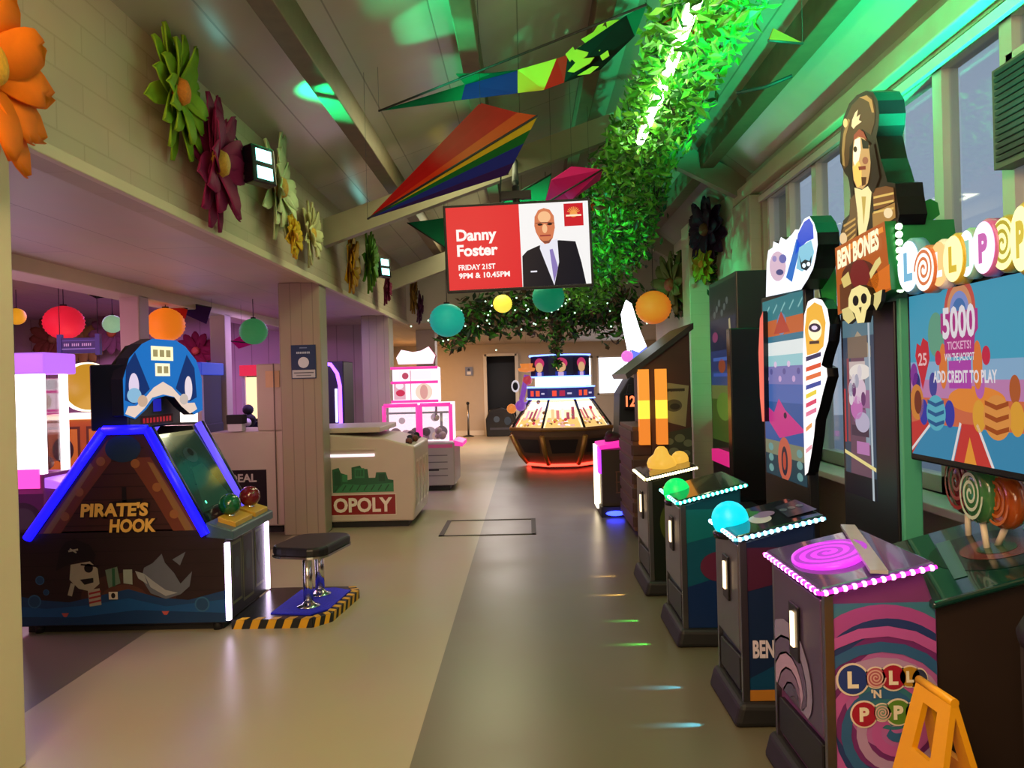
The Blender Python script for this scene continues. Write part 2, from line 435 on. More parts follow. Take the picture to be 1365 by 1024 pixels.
# outside the windows: neighbouring building with a pitched roof
mat('outside_wall', '#a8b2bc', .8); mat('outside_roof', '#4b545e', .7)
m = MB(); m.prism([(-2, -1), (12, -1), (12, 3.4), (8.4, 5.0), (5.2, 3.4), (-2, 3.2)], 7.5, 10, 'x', 'outside_wall')
m.prism([(4.9, 3.3), (8.4, 5.05), (12.3, 3.3), (12.3, 3.5), (8.4, 5.3), (4.8, 3.5)], 7.2, 10, 'x', 'outside_roof')
struct('outside_building', m)
struct('outside_ground', MB().box(2.8, 30, -12, 30, -.2, -.05, 'outside_wall'))

# ------------------------------------------------------------------ floor hatch
m = MB(); c = [on_z(580, 716, 0), on_z(710, 712, 0), on_z(712, 692, 0), on_z(597, 694, 0)]
x0, x1, y0, y1 = -.96, .06, 7.95, 8.85
mat('hatch_edge', '#3a352c', .5, .3); mat('hatch_fill', '#8d7d60', .3, noise=.1)
m.box(x0, x1, y0, y0 + .035, .0, .006, 'hatch_edge').box(x0, x1, y1 - .035, y1, 0, .006, 'hatch_edge').box(x0, x0 + .05, y0, y1, 0, .006, 'hatch_edge').box(x1 - .05, x1, y0, y1, 0, .006, 'hatch_edge')
build(m, 'floor_hatch', None, 'metal rimmed rectangular access hatch set flush in the two-tone floor', 'hatch')
# ================================================================== HANGING THINGS
# ---- big paper flowers
def petal_mesh(r0, r1, w, cup, m):
    mb = MB(); n = 6; vs = []
    for i in range(n + 1):
        t = i / n; x = r0 + (r1 - r0) * t
        hw = w * (.30 + .9 * math.sin(PI * min(1, .12 + .80 * t)) ** .8) * .5
        if i == n: hw *= .35
        z = cup * math.sin(PI * .62 * t) + .012
        for q, dz in ((-1, .018), (0, 0.), (1, .018)): vs.append((x, q * hw, z + dz))
    fs = []
    for i in range(n):
        for k in range(2):
            a = i * 3 + k; fs.append((a, a + 3, a + 4, a + 1))
    mb.add(vs, fs, m, True); return mb
def flower(label, loc, face, Rr, col, ccol, n=13, layers=2, name='paper_flower', group='giant paper flowers', seed=0, wd=.36, leaf=None):
    rnd = random.Random(seed)
    f = Vector(face).normalized(); q = f.to_track_quat('Z', 'X')
    t = thing(name, label, 'flower', loc, q.to_euler(), group)
    pm = mat('petal_' + col.lstrip('#'), col, .6, noise=.22, scale=9)
    first = {}
    for L in range(layers):
        k = n if L == 0 else n - 3
        for i in range(k):
            if L not in first:
                o = build(petal_mesh(.06 * Rr, Rr * (1 - .22 * L), Rr * wd, .05 * Rr + .10 * Rr * L, pm), 'petal', t, local=True)
                sd = o.modifiers.new('thick', 'SOLIDIFY'); sd.thickness = .008
                first[L] = o
            else:
                o = first[L].copy(); COL.objects.link(o); o.parent = t
            o.rotation_euler = (rnd.uniform(-.10, .10), rnd.uniform(-.16, .10), 2 * PI * (i + .5 * L) / k + rnd.uniform(-.06, .06)); o.location = (0, 0, .02 * L)
    mc = mat('flower_eye_' + ccol.lstrip('#'), ccol, .7, noise=.3, scale=60, bump=.8)
    build(MB().lathe([(.0001, .0), (.17 * Rr, .01), (.21 * Rr, .07 * Rr + .03), (.16 * Rr, .15 * Rr + .04), (.08 * Rr, .18 * Rr + .04), (.0001, .185 * Rr + .04)], (0, 0, 0), mc, 20), 'flower_center', t, local=True)
    return t
def wallpt(px, py, off=.1):
    return on_x(px, py, XL + off)
L_ = 'painted brick bulkhead'
flower('bright orange paper flower, nearest the entrance pillar on the ' + L_, wallpt(-42, 84), (1, .10, -.02), .46, '#ee7416', '#e3a01c', 13, 2, seed=1, wd=.34)
flower('lime green paper flower with orange eye on the ' + L_, wallpt(227, 122, .05), (1, .10, -.02), .42, '#7a9c28', '#dd7a1c', 16, 2, seed=2, wd=.26)
flower('dark magenta paper flower with yellow eye on the ' + L_, wallpt(281, 218, .05), (1, .10, -.02), .47, '#82204d', '#c9952a', 13, 2, seed=3)
flower('pale cream paper flower behind the first green spotlight', wallpt(364, 250, .05), (1, .10, -.02), .47, '#c9d3a4', '#cf9a3c', 15, 2, seed=4, wd=.26)
flower('small golden yellow paper flower overlapping the cream flower', wallpt(386, 316, .14), (1, .10, -.02), .2, '#c8a02a', '#d58a1c', 10, 2, seed=5, wd=.42)
flower('small white paper flower with yellow eye beside the golden flower', wallpt(408, 312, .05), (1, .10, -.02), .33, '#d3cf9b', '#d1a032', 13, 2, seed=6, wd=.28)
flower('amber paper flower under the start of the first roof rafter', wallpt(463, 352, .12), (1, .10, -.02), .36, '#b07f1c', '#9c5e14', 11, 2, seed=7, wd=.5)
flower('mid green paper flower between the amber flower and second spotlight', wallpt(487, 349, .12), (1, .10, -.02), .42, '#5c8a2c', '#8aa540', 16, 2, seed=8, wd=.26)
flower('deep wine red paper flower below the second green spotlight', wallpt(511, 384, .12), (1, .10, -.02), .26, '#6b1f3c', '#8d4a1c', 11, 2, seed=9)
flower('brown and gold paper flower near the gable end of bulkhead', wallpt(546, 392, .2), (1, .10, -.02), .36, '#7a5a26', '#3a2a1a', 13, 2, seed=10)
flower('dusky plum paper flower low beside the turquoise lantern', wallpt(556, 410, .3), (1, .10, -.02), .3, '#4b2740', '#8b5a2a', 12, 2, seed=11)
# right wall
flower('dark purple paper flower high on the window side pilaster', at(945, 306, 9.6), (-1, -.3, -.05), .42, '#2c1c33', '#6a4a2a', 13, 2, seed=12)
flower('small yellow and green paper flower beneath the dark purple flower', at(940, 352, 9.7), (-1, -.3, 0), .26, '#8a8a22', '#c08a20', 12, 2, seed=13, wd=.28)
flower('faded olive paper flower hanging behind the orange lantern', at(898, 380, 10.9), (-1, -.4, 0), .48, '#5c6a3a', '#8a4a2a', 14, 2, seed=14, wd=.25)
# far back wall of the side room
for i, (px, py, Y, r, c, e, lb) in enumerate((
        (150, 444, 13.9, .4, '#7c5a5a', '#c0752c', 'muted pink paper flower on the side room wall beside the post'),
        (262, 468, 13.9, .36, '#6b1f2c', '#b0502c', 'dark red paper flower on the side room wall between two posts'),
        (72, 452, 13.9, .42, '#7a4a2e', '#8f6a34', 'rust brown paper flower under the red lantern'),
        (112, 458, 13.9, .4, '#8a7a34', '#6a3a2c', 'olive yellow paper flower right of the red lantern'))):
    flower(lb, at(px, py, Y), (.15, -1, 0), r, c, e, 12, 1, seed=20 + i)

# ---- paper lanterns
def lantern(label, c, r, col, em=.0, Zc=None, sz=.92):
    t = thing('paper_lantern', label, 'lantern', c, None, 'round paper lanterns')
    mname = 'lantern_' + col.lstrip('#')
    if mname not in MATS:
        m = bpy.data.materials.new(mname); m.use_nodes = True; nt = m.node_tree; b = nt.nodes['Principled BSDF']; cc = lin(col)
        b.inputs['Roughness'].default_value = .6
        nz = nt.nodes.new('ShaderNodeTexNoise'); nz.inputs['Scale'].default_value = 8; mx = nt.nodes.new('ShaderNodeMix'); mx.data_type = 'RGBA'
        mx.inputs[6].default_value = (*[x * .9 for x in cc], 1); mx.inputs[7].default_value = (*[min(1, x * 1.08) for x in cc], 1)
        nt.links.new(nz.outputs['Fac'], mx.inputs[0]); nt.links.new(mx.outputs[2], b.inputs['Base Color'])
        b.inputs['Emission Color'].default_value = (*cc, 1); b.inputs['Emission Strength'].default_value = em
        MATS[mname] = m
    mb = MB(); k = 26; prof = []
    for i in range(k + 1):
        a = .16 + (PI - .32) * i / k
        rr = r * math.sin(a) * (1 if i % 2 == 0 else .945); prof.append((rr, -r * sz * math.cos(a)))
    c = Vector(c); mb.lathe(prof, c, mname, 28)
    build(mb, 'lantern_shade', t)
    build(MB().tube([c + Vector((0, 0, r * sz * .98)), c + Vector((0, 0, r * sz * 1.08))], r * .17, 'cable', 14), 'top_ring', t)
    build(MB().tube([c + Vector((0, 0, r * sz)), Vector((c.x, c.y, Zc))], .005, 'cable', 6), 'cord', t)
    return t
def L_at(px, py, Y, rpx, **k):
    p = at(px, py, Y); return p, rpx / F * Y
p, r = L_at(596, 427, 9.5, 24); lantern('large turquoise paper lantern hanging left of the garland', p, r, '#18b0a6', .42, Zc=zl(p.x) - .0)
p, r = L_at(670, 405, 12.0, 13); lantern('small glowing yellow paper lantern under the television', p, r, '#f6dc4a', 1.0, Zc=zl(p.x))
p, r = L_at(731, 396, 11.0, 22); lantern('green paper lantern half hidden behind the television', p, r, '#0f9f78', .3, Zc=zl(p.x))
p, r = L_at(871, 410, 10.5, 24); lantern('orange paper lantern over the brown hut cabinet', p, r, '#ee7a22', .45, Zc=zr(p.x))
p, r = L_at(85, 430, 9.0, 26); lantern('red paper lantern in the side room', p, r, '#e8203a', .5, Zc=2.98, sz=.86)
p, r = L_at(22, 422, 10.0, 12); lantern('small yellow paper lantern at the entrance pillar edge', p, r, '#efae20', .5, Zc=2.98)
p, r = L_at(150, 432, 10.2, 13); lantern('small pale green paper lantern touching the first side room post', p, r, '#9fd9a8', .4, Zc=2.98)
p, r = L_at(221, 433, 8.8, 25); lantern('bright orange paper lantern in the side room between two posts', p, r, '#f5821a', .55, Zc=2.98, sz=.9)
p, r = L_at(338, 442, 9.6, 19); lantern('green paper lantern beside the boarded pillar', p, r, '#3f9a5c', .3, Zc=2.98)

# ---- kites: thin cloth panels on spars
def kite(name, label, panels, spars, group='kites under the ceiling', lines=()):
    pts = [Vector(p) for pl, _ in panels for p in pl]; c = sum(pts, Vector()) / len(pts)
    t = thing(name, label, 'kite', c, None, group)
    for pl, m in panels:
        a, b, d = Vector(pl[0]), Vector(pl[1]), Vector(pl[2])
        mb = MB(); mb.add(pl, [tuple(range(len(pl)))], m)
        o = build(mb, 'sail_panel', t); sd = o.modifiers.new('thick', 'SOLIDIFY'); sd.thickness = .006
    for a, b in spars: build(MB().cyl(a, b, .008, 'cable', 8), 'spar', t)
    for a, b in lines: build(MB().cyl(a, b, .0015, 'cable', 5), 'cord', t)
    return t
for n_, c_ in (('red', '#a01414'), ('orange', '#b83416'), ('yellow', '#c8b428'), ('green', '#1a6a2c'), ('blue', '#24308c'), ('violet', '#33205c')):
    mat('kite_' + n_, c_, .6, noise=.08, scale=14)
mat('kite_lime', '#bfe04a', .6, noise=.08); mat('kite_scarlet', '#b52a22', .6); mat('kite_navy', '#20308a', .6); mat('kite_black', '#0d140f', .6); mat('kite_teal', '#0d6a4a', .6); mat('kite_pink', '#e0287f', .55); mat('kite_flame', '#d9501c', .6)
tail = at(490, 292, 6.0); nose = at(640, 137, 5.5); wr = at(717, 154, 5.3); wl = at(677, 233, 5.7)
def mixp(a, b, t): return a + (b - a) * t
edge = [nose, mixp(nose, wr, .42), mixp(nose, wr, .72), wr, mixp(wr, wl, .22), mixp(wr, wl, .45), mixp(wr, wl, .78), wl]
edge[1] = at(663, 143, 5.42); edge[2] = at(690, 150, 5.36)
cols = ['kite_red', 'kite_red', 'kite_orange', 'kite_yellow', 'kite_green', 'kite_blue', 'kite_violet']
kite('kite', 'rainbow striped diamond kite pointing down to the bulkhead', [([tail, edge[i + 1], edge[i]], cols[i]) for i in range(7)],
     [(tail, wr), (nose, wl)], lines=[(nose, Vector((nose.x, nose.y, zl(nose.x)))), (tail, Vector((tail.x, tail.y, zl(tail.x))))])
# long green kite with camouflage patches
def q(px, py, Y=5.6): return at(px, py, Y)
A, Bp, Cc, D_ = q(505, 148, 6.0), q(620, 112, 5.7), q(757, 73, 5.3), q(862, 6, 4.7)
lo = [q(690, 124, 5.5), q(752, 110, 5.4), q(800, 93, 5.2), q(846, 48, 4.9)]
pan = [([A, q(615, 133, 5.7), Bp], 'kite_teal'), ([Bp, q(615, 133, 5.7), lo[0], q(690, 93, 5.5)], 'kite_navy'), ([q(690, 93, 5.5), lo[0], q(725, 120, 5.45), q(742, 78, 5.35)], 'kite_lime'),
       ([q(742, 78, 5.35), q(725, 120, 5.45), lo[1], Cc], 'kite_scarlet'), ([Cc, lo[1], lo[2], lo[3], q(835, 20, 4.85)], 'kite_black'), ([q(835, 20, 4.85), lo[3], D_], 'kite_teal'),
       ([Bp, q(608, 98, 5.6), q(655, 97, 5.5), q(690, 93, 5.5)], 'kite_teal')]
dn = Vector((0, -.02, -.012))
for blob in ([(758, 74), (775, 60), (790, 62), (782, 74), (768, 84)], [(775, 52), (806, 34), (812, 40), (795, 52), (783, 60)], [(808, 28), (826, 26), (820, 36), (810, 40)], [(795, 62), (806, 46), (809, 56), (799, 68)],
             [(757, 95), (772, 78), (792, 76), (786, 84), (765, 96)], [(770, 100), (790, 88), (798, 88), (786, 98)], [(800, 74), (810, 67), (812, 74), (803, 80)], [(754, 72), (764, 62), (768, 70), (760, 82)], [(790, 44), (800, 30), (806, 28), (800, 42)]):
    pan.append(([at(x, y, 5.6 - (x - 700) * .0043 - .05) + dn for x, y in blob], 'kite_lime'))
kite('kite', 'long green kite with lime camouflage patches and a scarlet panel', pan, [(A, D_)], lines=[(D_, Vector((D_.x, D_.y, zl(D_.x)))), (A, Vector((A.x, A.y, zl(A.x))))])
k0 = [at(726, 272, 7.2), at(735, 240, 7.2), at(762, 222, 7.1), at(803, 226, 7.0), at(800, 240, 7.2), at(760, 268, 7.3)]
kite('kite', 'hot pink kite just above the television', [([k0[0], k0[5], k0[4], k0[3], k0[2], k0[1]], 'kite_pink')], [(k0[0], k0[3])], lines=[(k0[2], Vector((k0[2].x, k0[2].y, zl(k0[2].x))))])
k1 = [at(660, 275, 7.6), at(700, 250, 7.6), at(735, 232, 7.5), at(726, 272, 7.5)]
kite('kite', 'sea green kite behind the pink kite', [([k1[0], k1[3], k1[2], k1[1]], 'kite_teal')], [(k1[0], k1[2])], lines=[(k1[2], Vector((k1[2].x, k1[2].y, zl(k1[2].x))))])
k2 = [at(543, 297, 9.0), at(597, 290, 9.0), at(598, 333, 9.0), at(570, 315, 9.0)]
kite('kite', 'dark green kite beside the television', [([k2[0], k2[3], k2[2], k2[1]], 'kite_teal')], [(k2[0], k2[2])], lines=[(k2[1], Vector((k2[1].x, k2[1].y, zl(k2[1].x))))])
k3 = [at(882, 33, 4.9), at(915, 8, 4.8), at(921, 14, 4.8), at(932, 12, 4.8), at(930, 28, 4.8), at(937, 44, 4.9), at(918, 46, 4.9)]
kite('kite', 'small flame orange kite left of the leafy garland', [(k3[::-1], 'kite_flame')], [(k3[0], k3[4])], lines=[(k3[1], Vector((k3[1].x, k3[1].y, zl(k3[1].x))))])
k4 = [at(1024, 54, 4.3), at(1030, 38, 4.3), at(1070, 58, 4.4)]
kite('kite', 'pointed orange kite tip right of the leafy garland', [(k4, 'kite_flame')], [(k4[0], k4[2])], lines=[(k4[2], Vector((k4[2].x, k4[2].y, zr(k4[2].x))))])
k5 = [at(786, 268, 8.2), at(805, 266, 8.2), at(803, 279, 8.2), at(790, 281, 8.2)]
kite('kite', 'little coral kite peeking out beside the television corner', [(k5[::-1], 'kite_flame')], [(k5[0], k5[2])], lines=[(k5[0], Vector((k5[0].x, k5[0].y, zl(k5[0].x))))])
# side room kites
mat('kite_magenta', '#c02080', .6)
s0 = [at(72, 370, 8.6), at(118, 385, 8.4), at(154, 383, 8.4), at(155, 395, 8.5), at(128, 398, 8.5)]
pn = [([s0[0], s0[4], s0[3], s0[2], s0[1]], 'kite_black')]
for b in ([(116, 384), (126, 381), (124, 392), (117, 393)], [(128, 382), (138, 381), (135, 391), (128, 393)]): pn.append(([at(x, y, 8.35) for x, y in b][::-1], 'kite_lime'))
pn.append(([at(x, y, 8.36) for x, y in [(142, 389), (150, 385), (155, 395), (146, 398)]][::-1], 'kite_scarlet'))
kite('kite', 'black kite with lime patches hung under the side room ceiling', pn, [(s0[0], s0[2])], group='kites in the side room', lines=[(s0[1], Vector((s0[1].x, s0[1].y, 2.98)))])
s1 = [at(28, 345, 8.0), at(0, 345, 8.0), at(-10, 370, 8.0), at(14, 366, 8.0)]
kite('kite', 'dark kite scrap at the top of the entrance pillar', [(s1[::-1], 'kite_teal')], [(s1[0], s1[2])], group='kites in the side room', lines=[(s1[0], Vector((s1[0].x, s1[0].y, 2.98)))])
s2 = [at(206, 396, 9.2), at(232, 400, 9.2), at(250, 412, 9.2), at(247, 425, 9.2), at(222, 412, 9.2)]
kite('kite', 'scarlet kite above the bright orange lantern', [(s2[::-1], 'kite_scarlet')], [(s2[0], s2[2])], group='kites in the side room', lines=[(s2[1], Vector((s2[1].x, s2[1].y, 2.98)))])
s3 = [at(228, 400, 9.4), at(282, 410, 9.4), at(275, 432, 9.4), at(248, 420, 9.4)]
kite('kite', 'violet kite beside the scarlet one', [(s3[::-1], 'kite_violet')], [(s3[0], s3[1])], group='kites in the side room', lines=[(s3[1], Vector((s3[1].x, s3[1].y, 2.98)))])
s4 = [at(308, 455, 10.2), at(322, 447, 10.2), at(340, 458, 10.2), at(318, 465, 10.2)]
kite('kite', 'magenta kite under the green side room lantern', [(s4[::-1], 'kite_magenta')], [(s4[0], s4[2])], group='kites in the side room', lines=[(s4[1], Vector((s4[1].x, s4[1].y, 2.98)))])

# ---- leafy garland with a glowing tube along the ridge
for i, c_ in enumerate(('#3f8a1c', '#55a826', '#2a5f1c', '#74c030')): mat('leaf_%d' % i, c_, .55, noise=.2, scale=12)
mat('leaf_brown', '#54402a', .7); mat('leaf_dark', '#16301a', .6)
def leaves(mb, pts, n, rad, size, seed, ms):
    rnd = random.Random(seed)
    for i in range(n):
        t = rnd.random() * (len(pts) - 1); k = min(int(t), len(pts) - 2); c = pts[k][0].lerp(pts[k + 1][0], t - k); rr = pts[k][1] + (pts[k + 1][1] - pts[k][1]) * (t - k)
        d = Vector((rnd.gauss(0, 1), rnd.gauss(0, .7), rnd.gauss(0, 1))).normalized() * rr * rad * (rnd.random() ** .45)
        p = c + Vector((d.x, d.y, d.z - .25 * abs(rnd.gauss(0, 1)) * rr * .4))
        s = size * rnd.uniform(.6, 1.35)
        ax = Vector((rnd.gauss(0, 1), rnd.gauss(0, 1), rnd.gauss(-.3, .8))).normalized(); sd = ax.cross(Vector((rnd.random(), rnd.random(), rnd.random())) - Vector((.5, .5, .5))).normalized()
        up = ax.cross(sd)
        a, e = p - ax * s, p + ax * s; l = p + sd * s * .42 + up * s * .16; r_ = p - sd * s * .42 + up * s * .16
        mb.add([a, l, e, r_], [(0, 1, 2), (0, 2, 3)], rnd.choice(ms), False)
    return mb
gp = [(Vector((1.08, 3.4, 3.78)), .36), (Vector((1.08, 4.6, 3.74)), .34), (Vector((1.1, 6.0, 3.70)), .34), (Vector((1.08, 7.4, 3.66)), .40), (Vector((1.06, 8.6, 3.5)), .52), (Vector((1.1, 9.8, 3.36)), .52), (Vector((1.0, 11.2, 3.2)), .45), (Vector((1.0, 12.4, 3.05)), .40)]
t = thing('leafy_garland', 'thick green leafy garland running along under the roof ridge', 'garland', (1.08, 7, 3.7))
o = build(leaves(MB(), gp, 8200, 1., .050, 3, ['leaf_0', 'leaf_1', 'leaf_1', 'leaf_3', 'leaf_2']), 'foliage', t, kind='stuff')
mb = MB()
for k in range(3): mb.tube([gp[i][0] + Vector((.1 * math.sin(i * 2 + k * 2), 0, .08 * math.cos(i * 2.3 + k * 2))) for i in range(len(gp))], .014, 'leaf_brown', 6)
build(mb, 'vine_stem', t)
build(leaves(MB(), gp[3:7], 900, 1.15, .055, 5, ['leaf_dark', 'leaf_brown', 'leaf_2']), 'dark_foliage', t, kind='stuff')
glow('neon_white', '#e8ffd0', 22)
t = thing('neon_tube', 'glowing white strip light threaded through the leafy garland', 'light', (.95, 5, 3.7))
build(MB().tube([Vector((.95, 3.3, 3.62)), Vector((.96, 4.4, 3.6)), Vector((.99, 5.4, 3.58)), Vector((.98, 6.3, 3.54))], .035, 'neon_white', 12), 'tube', t)
build(MB().tube([Vector((.95, 3.3, 3.68)), Vector((.96, 4.4, 3.66)), Vector((.99, 5.4, 3.64)), Vector((.98, 6.3, 3.6))], .03, 'white_paint', 8), 'batten', t)
# swag across the gable end
g2 = [(at(600, 450, 13.6), .3), (at(630, 420, 13.6), .42), (at(668, 420, 13.6), .42), (at(705, 410, 13.6), .46), (at(745, 420, 13.6), .5), (at(785, 400, 13.5), .55), (at(815, 420, 13.5), .5), (at(850, 405, 13.5), .42)]
t = thing('leafy_garland', 'dark green swag of leaves draped across the gable end', 'garland', (0, 13.6, 3))
build(leaves(MB(), g2, 2600, 1., .08, 8, ['leaf_2', 'leaf_dark', 'leaf_0', 'leaf_brown']), 'foliage', t, kind='stuff')
build(MB().tube([p for p, _ in g2], .02, 'leaf_brown', 6), 'vine_stem', t)
glow('fairy', '#c8ffd8', 3.)
mb = MB(); rnd = random.Random(4); mb.tube([p + Vector((0, -.3, .1)) for p, _ in g2], .004, 'cable', 5)
for i in range(60):
    k = rnd.randrange(len(g2) - 1); c = g2[k][0].lerp(g2[k + 1][0], rnd.random()); mb.ball(c + Vector((rnd.gauss(0, .2), -.35, rnd.gauss(0, .2))), .014, 'fairy', 6)
build(mb, 'fairy_light_string', None, 'string of tiny white lights over the dark leaf swag', 'string lights', kind='stuff')
# trailing plants beside the window side wall
for i, (px, py, Y, n, lb) in enumerate(((742, 452, 13.3, 220, 'single leafy strand drooping from the gable swag'), (905, 375, 11.2, 420, 'trailing olive vine hanging by the orange lantern'), (958, 372, 9.8, 300, 'trailing vine under the yellow and green flower'))):
    p = at(px, py, Y); g = [(p + Vector((0, 0, .35)), .12), (p, .16), (p - Vector((0, 0, .45)), .08)]
    t = thing('trailing_vine', lb, 'plant', p)
    build(leaves(MB(), g, n, 1., .06, 30 + i, ['leaf_2', 'leaf_0', 'leaf_brown', 'leaf_dark']), 'foliage', t, kind='stuff'); build(MB().tube([a for a, _ in g], .008, 'leaf_brown', 6), 'vine_stem', t)

# ---- green flood spotlights on the bulkhead
glow('led_cyan', '#8ffff0', 6)
def flood(label, c, Rz, aim):
    t = thing('spotlight', label, 'spotlight', c, None, 'green flood spotlights')
    d = (Vector(aim) - Vector(c)).normalized(); q_ = d.to_track_quat('Y', 'Z'); M = Matrix.Translation(Vector(c)) @ q_.to_matrix().to_4x4()
    m = MB(); m.M = M; m.box(-.11, .11, -.05, .05, -.14, .14, 'black_gloss')
    for k in range(5): m.box(-.1, .1, -.08, -.05, -.12 + k * .055, -.1 + k * .055, 'black_gloss')
    build(m, 'lamp_housing', t, bevel=.012)
    m = MB(); m.M = M
    for zz in (-.065, .065): m.box(-.07, .07, .05, .056, zz - .045, zz + .045, 'led_cyan')
    build(m, 'led_lens', t)
    cv = Vector(c); m = MB(); m.tube([cv + Vector((-.02, 0, .0)), cv + Vector((-.12, .04, -.02)), Vector((XL + .01, c[1] + .05, c[2] - .02))], .018, 'black_rubber', 8); m.box(XL, XL + .02, c[1] - .05, c[1] + .13, c[2] - .09, c[2] + .06, 'black_rubber')
    build(m, 'wall_bracket', t)
    build(MB().tube([cv + Vector((-.08, 0, .1)), cv + Vector((-.16, .0, .2)), Vector((XL + .01, c[1], c[2] + .35))], .006, 'cable', 6), 'power_cable', t)
    return M
S1 = on_x(346, 222, XL + .26); S2 = on_x(510, 357, XL + .24)
flood('black flood spotlight with cyan lamps beside the cream flower', S1, 0, (1.6, S1.y - 2.0, 3.6))
flood('black flood spotlight with cyan lamps above the wine red flower', S2, 0, (1.8, S2.y - 2.5, 3.6))

# ---- television
TVc = (at(592, 277, 6) + at(783, 268, 6) + at(600, 388, 6) + at(790, 378, 6)) / 4
t = thing('television', 'wide television hanging from the roof showing a red and white event advert', 'television', TVc, (R(2), R(-1.3), R(0)))
W, H = 1.115, .645
build(MB().box(-W/2 - .02, W/2 + .02, 0, .06, -H/2 - .02, H/2 + .02, 'black_rubber'), 'tv_case', t, local=True, bevel=.006)
a = Art((-W/2, 0, -H/2), (1, 0, 0), (0, 0, 1), W, H, step=.0008)
a.rect(0, 0, W, H, E('#f4f2f2', 1.0), 0).rect(0, 0, .515 * W, H, E('#dc2a30', 1.0), 1)
wt = E('#fff4f0', 1.0)
a.text('Danny', .075, .385, .085, wt, 2, 'l', bold=.035, w=.315).text('Foster', .075, .265, .085, wt, 2, 'l', bold=.035, w=.32)
a.text('FRIDAY 21ST', .08, .155, .04, wt, 2, 'l', bold=.03, w=.29).text('9PM & 10.45PM', .08, .09, .04, wt, 2, 'l', bold=.03, w=.4)
bx = .515 * W
suit, shirt, skin, skin2 = E('#15151f', 1.), E('#e8e6f2', 1.), E('#d27a52', 1.), E('#f4bd8c', 1.)
a.poly([(bx + .005, .0), (bx + .01, .24), (bx + .05, .28), (bx + .14, .315), (bx + .30, .35), (bx + .43, .335), (bx + .47, .17), (bx + .5, 0)], suit, 1)
a.poly([(bx + .25, .0), (bx + .15, .29), (bx + .155, .335), (bx + .29, .36), (bx + .295, .18)], shirt, 2).poly([(bx + .25, .02), (bx + .225, .28), (bx + .25, .285), (bx + .285, .14)], E('#8a78b8', 1.), 3)
a.poly([(bx + .115, .47), (bx + .12, .54), (bx + .15, .59), (bx + .195, .605), (bx + .24, .59), (bx + .27, .54), (bx + .275, .45), (bx + .255, .37), (bx + .225, .33), (bx + .19, .325), (bx + .155, .36), (bx + .125, .42)], skin, 3)
a.ell(bx + .195, .535, .05, .045, skin2, 4).ell(bx + .195, .445, .02, .035, skin2, 4).rect(bx + .155, .385, bx + .24, .397, E('#9a3a34', 1.), 5).poly([(bx + .15, .37), (bx + .19, .33), (bx + .225, .33), (bx + .25, .37), (bx + .22, .35), (bx + .18, .35)], E('#8a4a3a', 1.), 5)
for x in (.16, .235): a.ell(bx + x, .478, .02, .009, E('#2a1a1a', 1.), 5)
a.line([(bx + .125, .49), (bx + .18, .493), (bx + .205, .493), (bx + .27, .485)], .005, E('#5a3030', 1.), 5)
a.rect(bx + .07, .11, bx + .12, .122, shirt, 3)
a.rect(bx + .35, .455, bx + .50, .63, E('#c8202a', 1.), 2)
gold = E('#f0a050', 1.)
for k in range(9):
    th = R(20 + 140 * k / 8); a.line([(bx + .425 + .012 * math.cos(th), .553 + .012 * math.sin(th)), (bx + .425 + .05 * math.cos(th), .553 + .05 * math.sin(th))], .006, gold, 3)
a.ell(bx + .425, .545, .03, .022, gold, 3).rect(bx + .365, .53, bx + .485, .543, E('#ffe8c8', 1.), 4)
build(a.mb, 'screen', t, local=True)
build(MB().tube([(0, .1, H/2 - .3), (0, .1, H/2 + .16), (0, .16, H/2 + .20), (.0, 2.42, 3.92 - TVc.z)], .028, 'black_rubber', 12).box(-.2, .2, .05, .1, -.15, .15, 'black_rubber').box(-.12, .12, .06, .14, H/2 + .06, H/2 + .12, 'black_rubber'), 'ceiling_mount', t, local=True)
build(MB().tube([(-.1, .1, H/2 - .3), (-.13, .1, H/2 + .05), (-.1, .12, H/2 + .4)], .006, 'cable', 6), 'power_cable', t, local=True)

build(MB().tube([at(982, 124, 5.4), at(1020, 116, 5.3), at(1056, 101, 5.2)], .012, 'cable', 8), 'black_cable', None, 'thick black cable strung from the garland to the roof beam', 'cable')
# ================================================================== RIGHT HAND GAMES
XS = 1.65
def shelf_leds(mb, a, b, n, r, mback, mled):
    a, b = Vector(a), Vector(b)
    mb.tube([a, b], r * .75, mback, 6)
    for i in range(n): mb.ball(a.lerp(b, (i + .5) / n), r, mled, 8)
mat('door_steel', '#77737a', .28, .85, noise=.12)
mat('slot_black', '#08080a', .4)
glow('slot_lit', '#ffd9a0', 3.5)

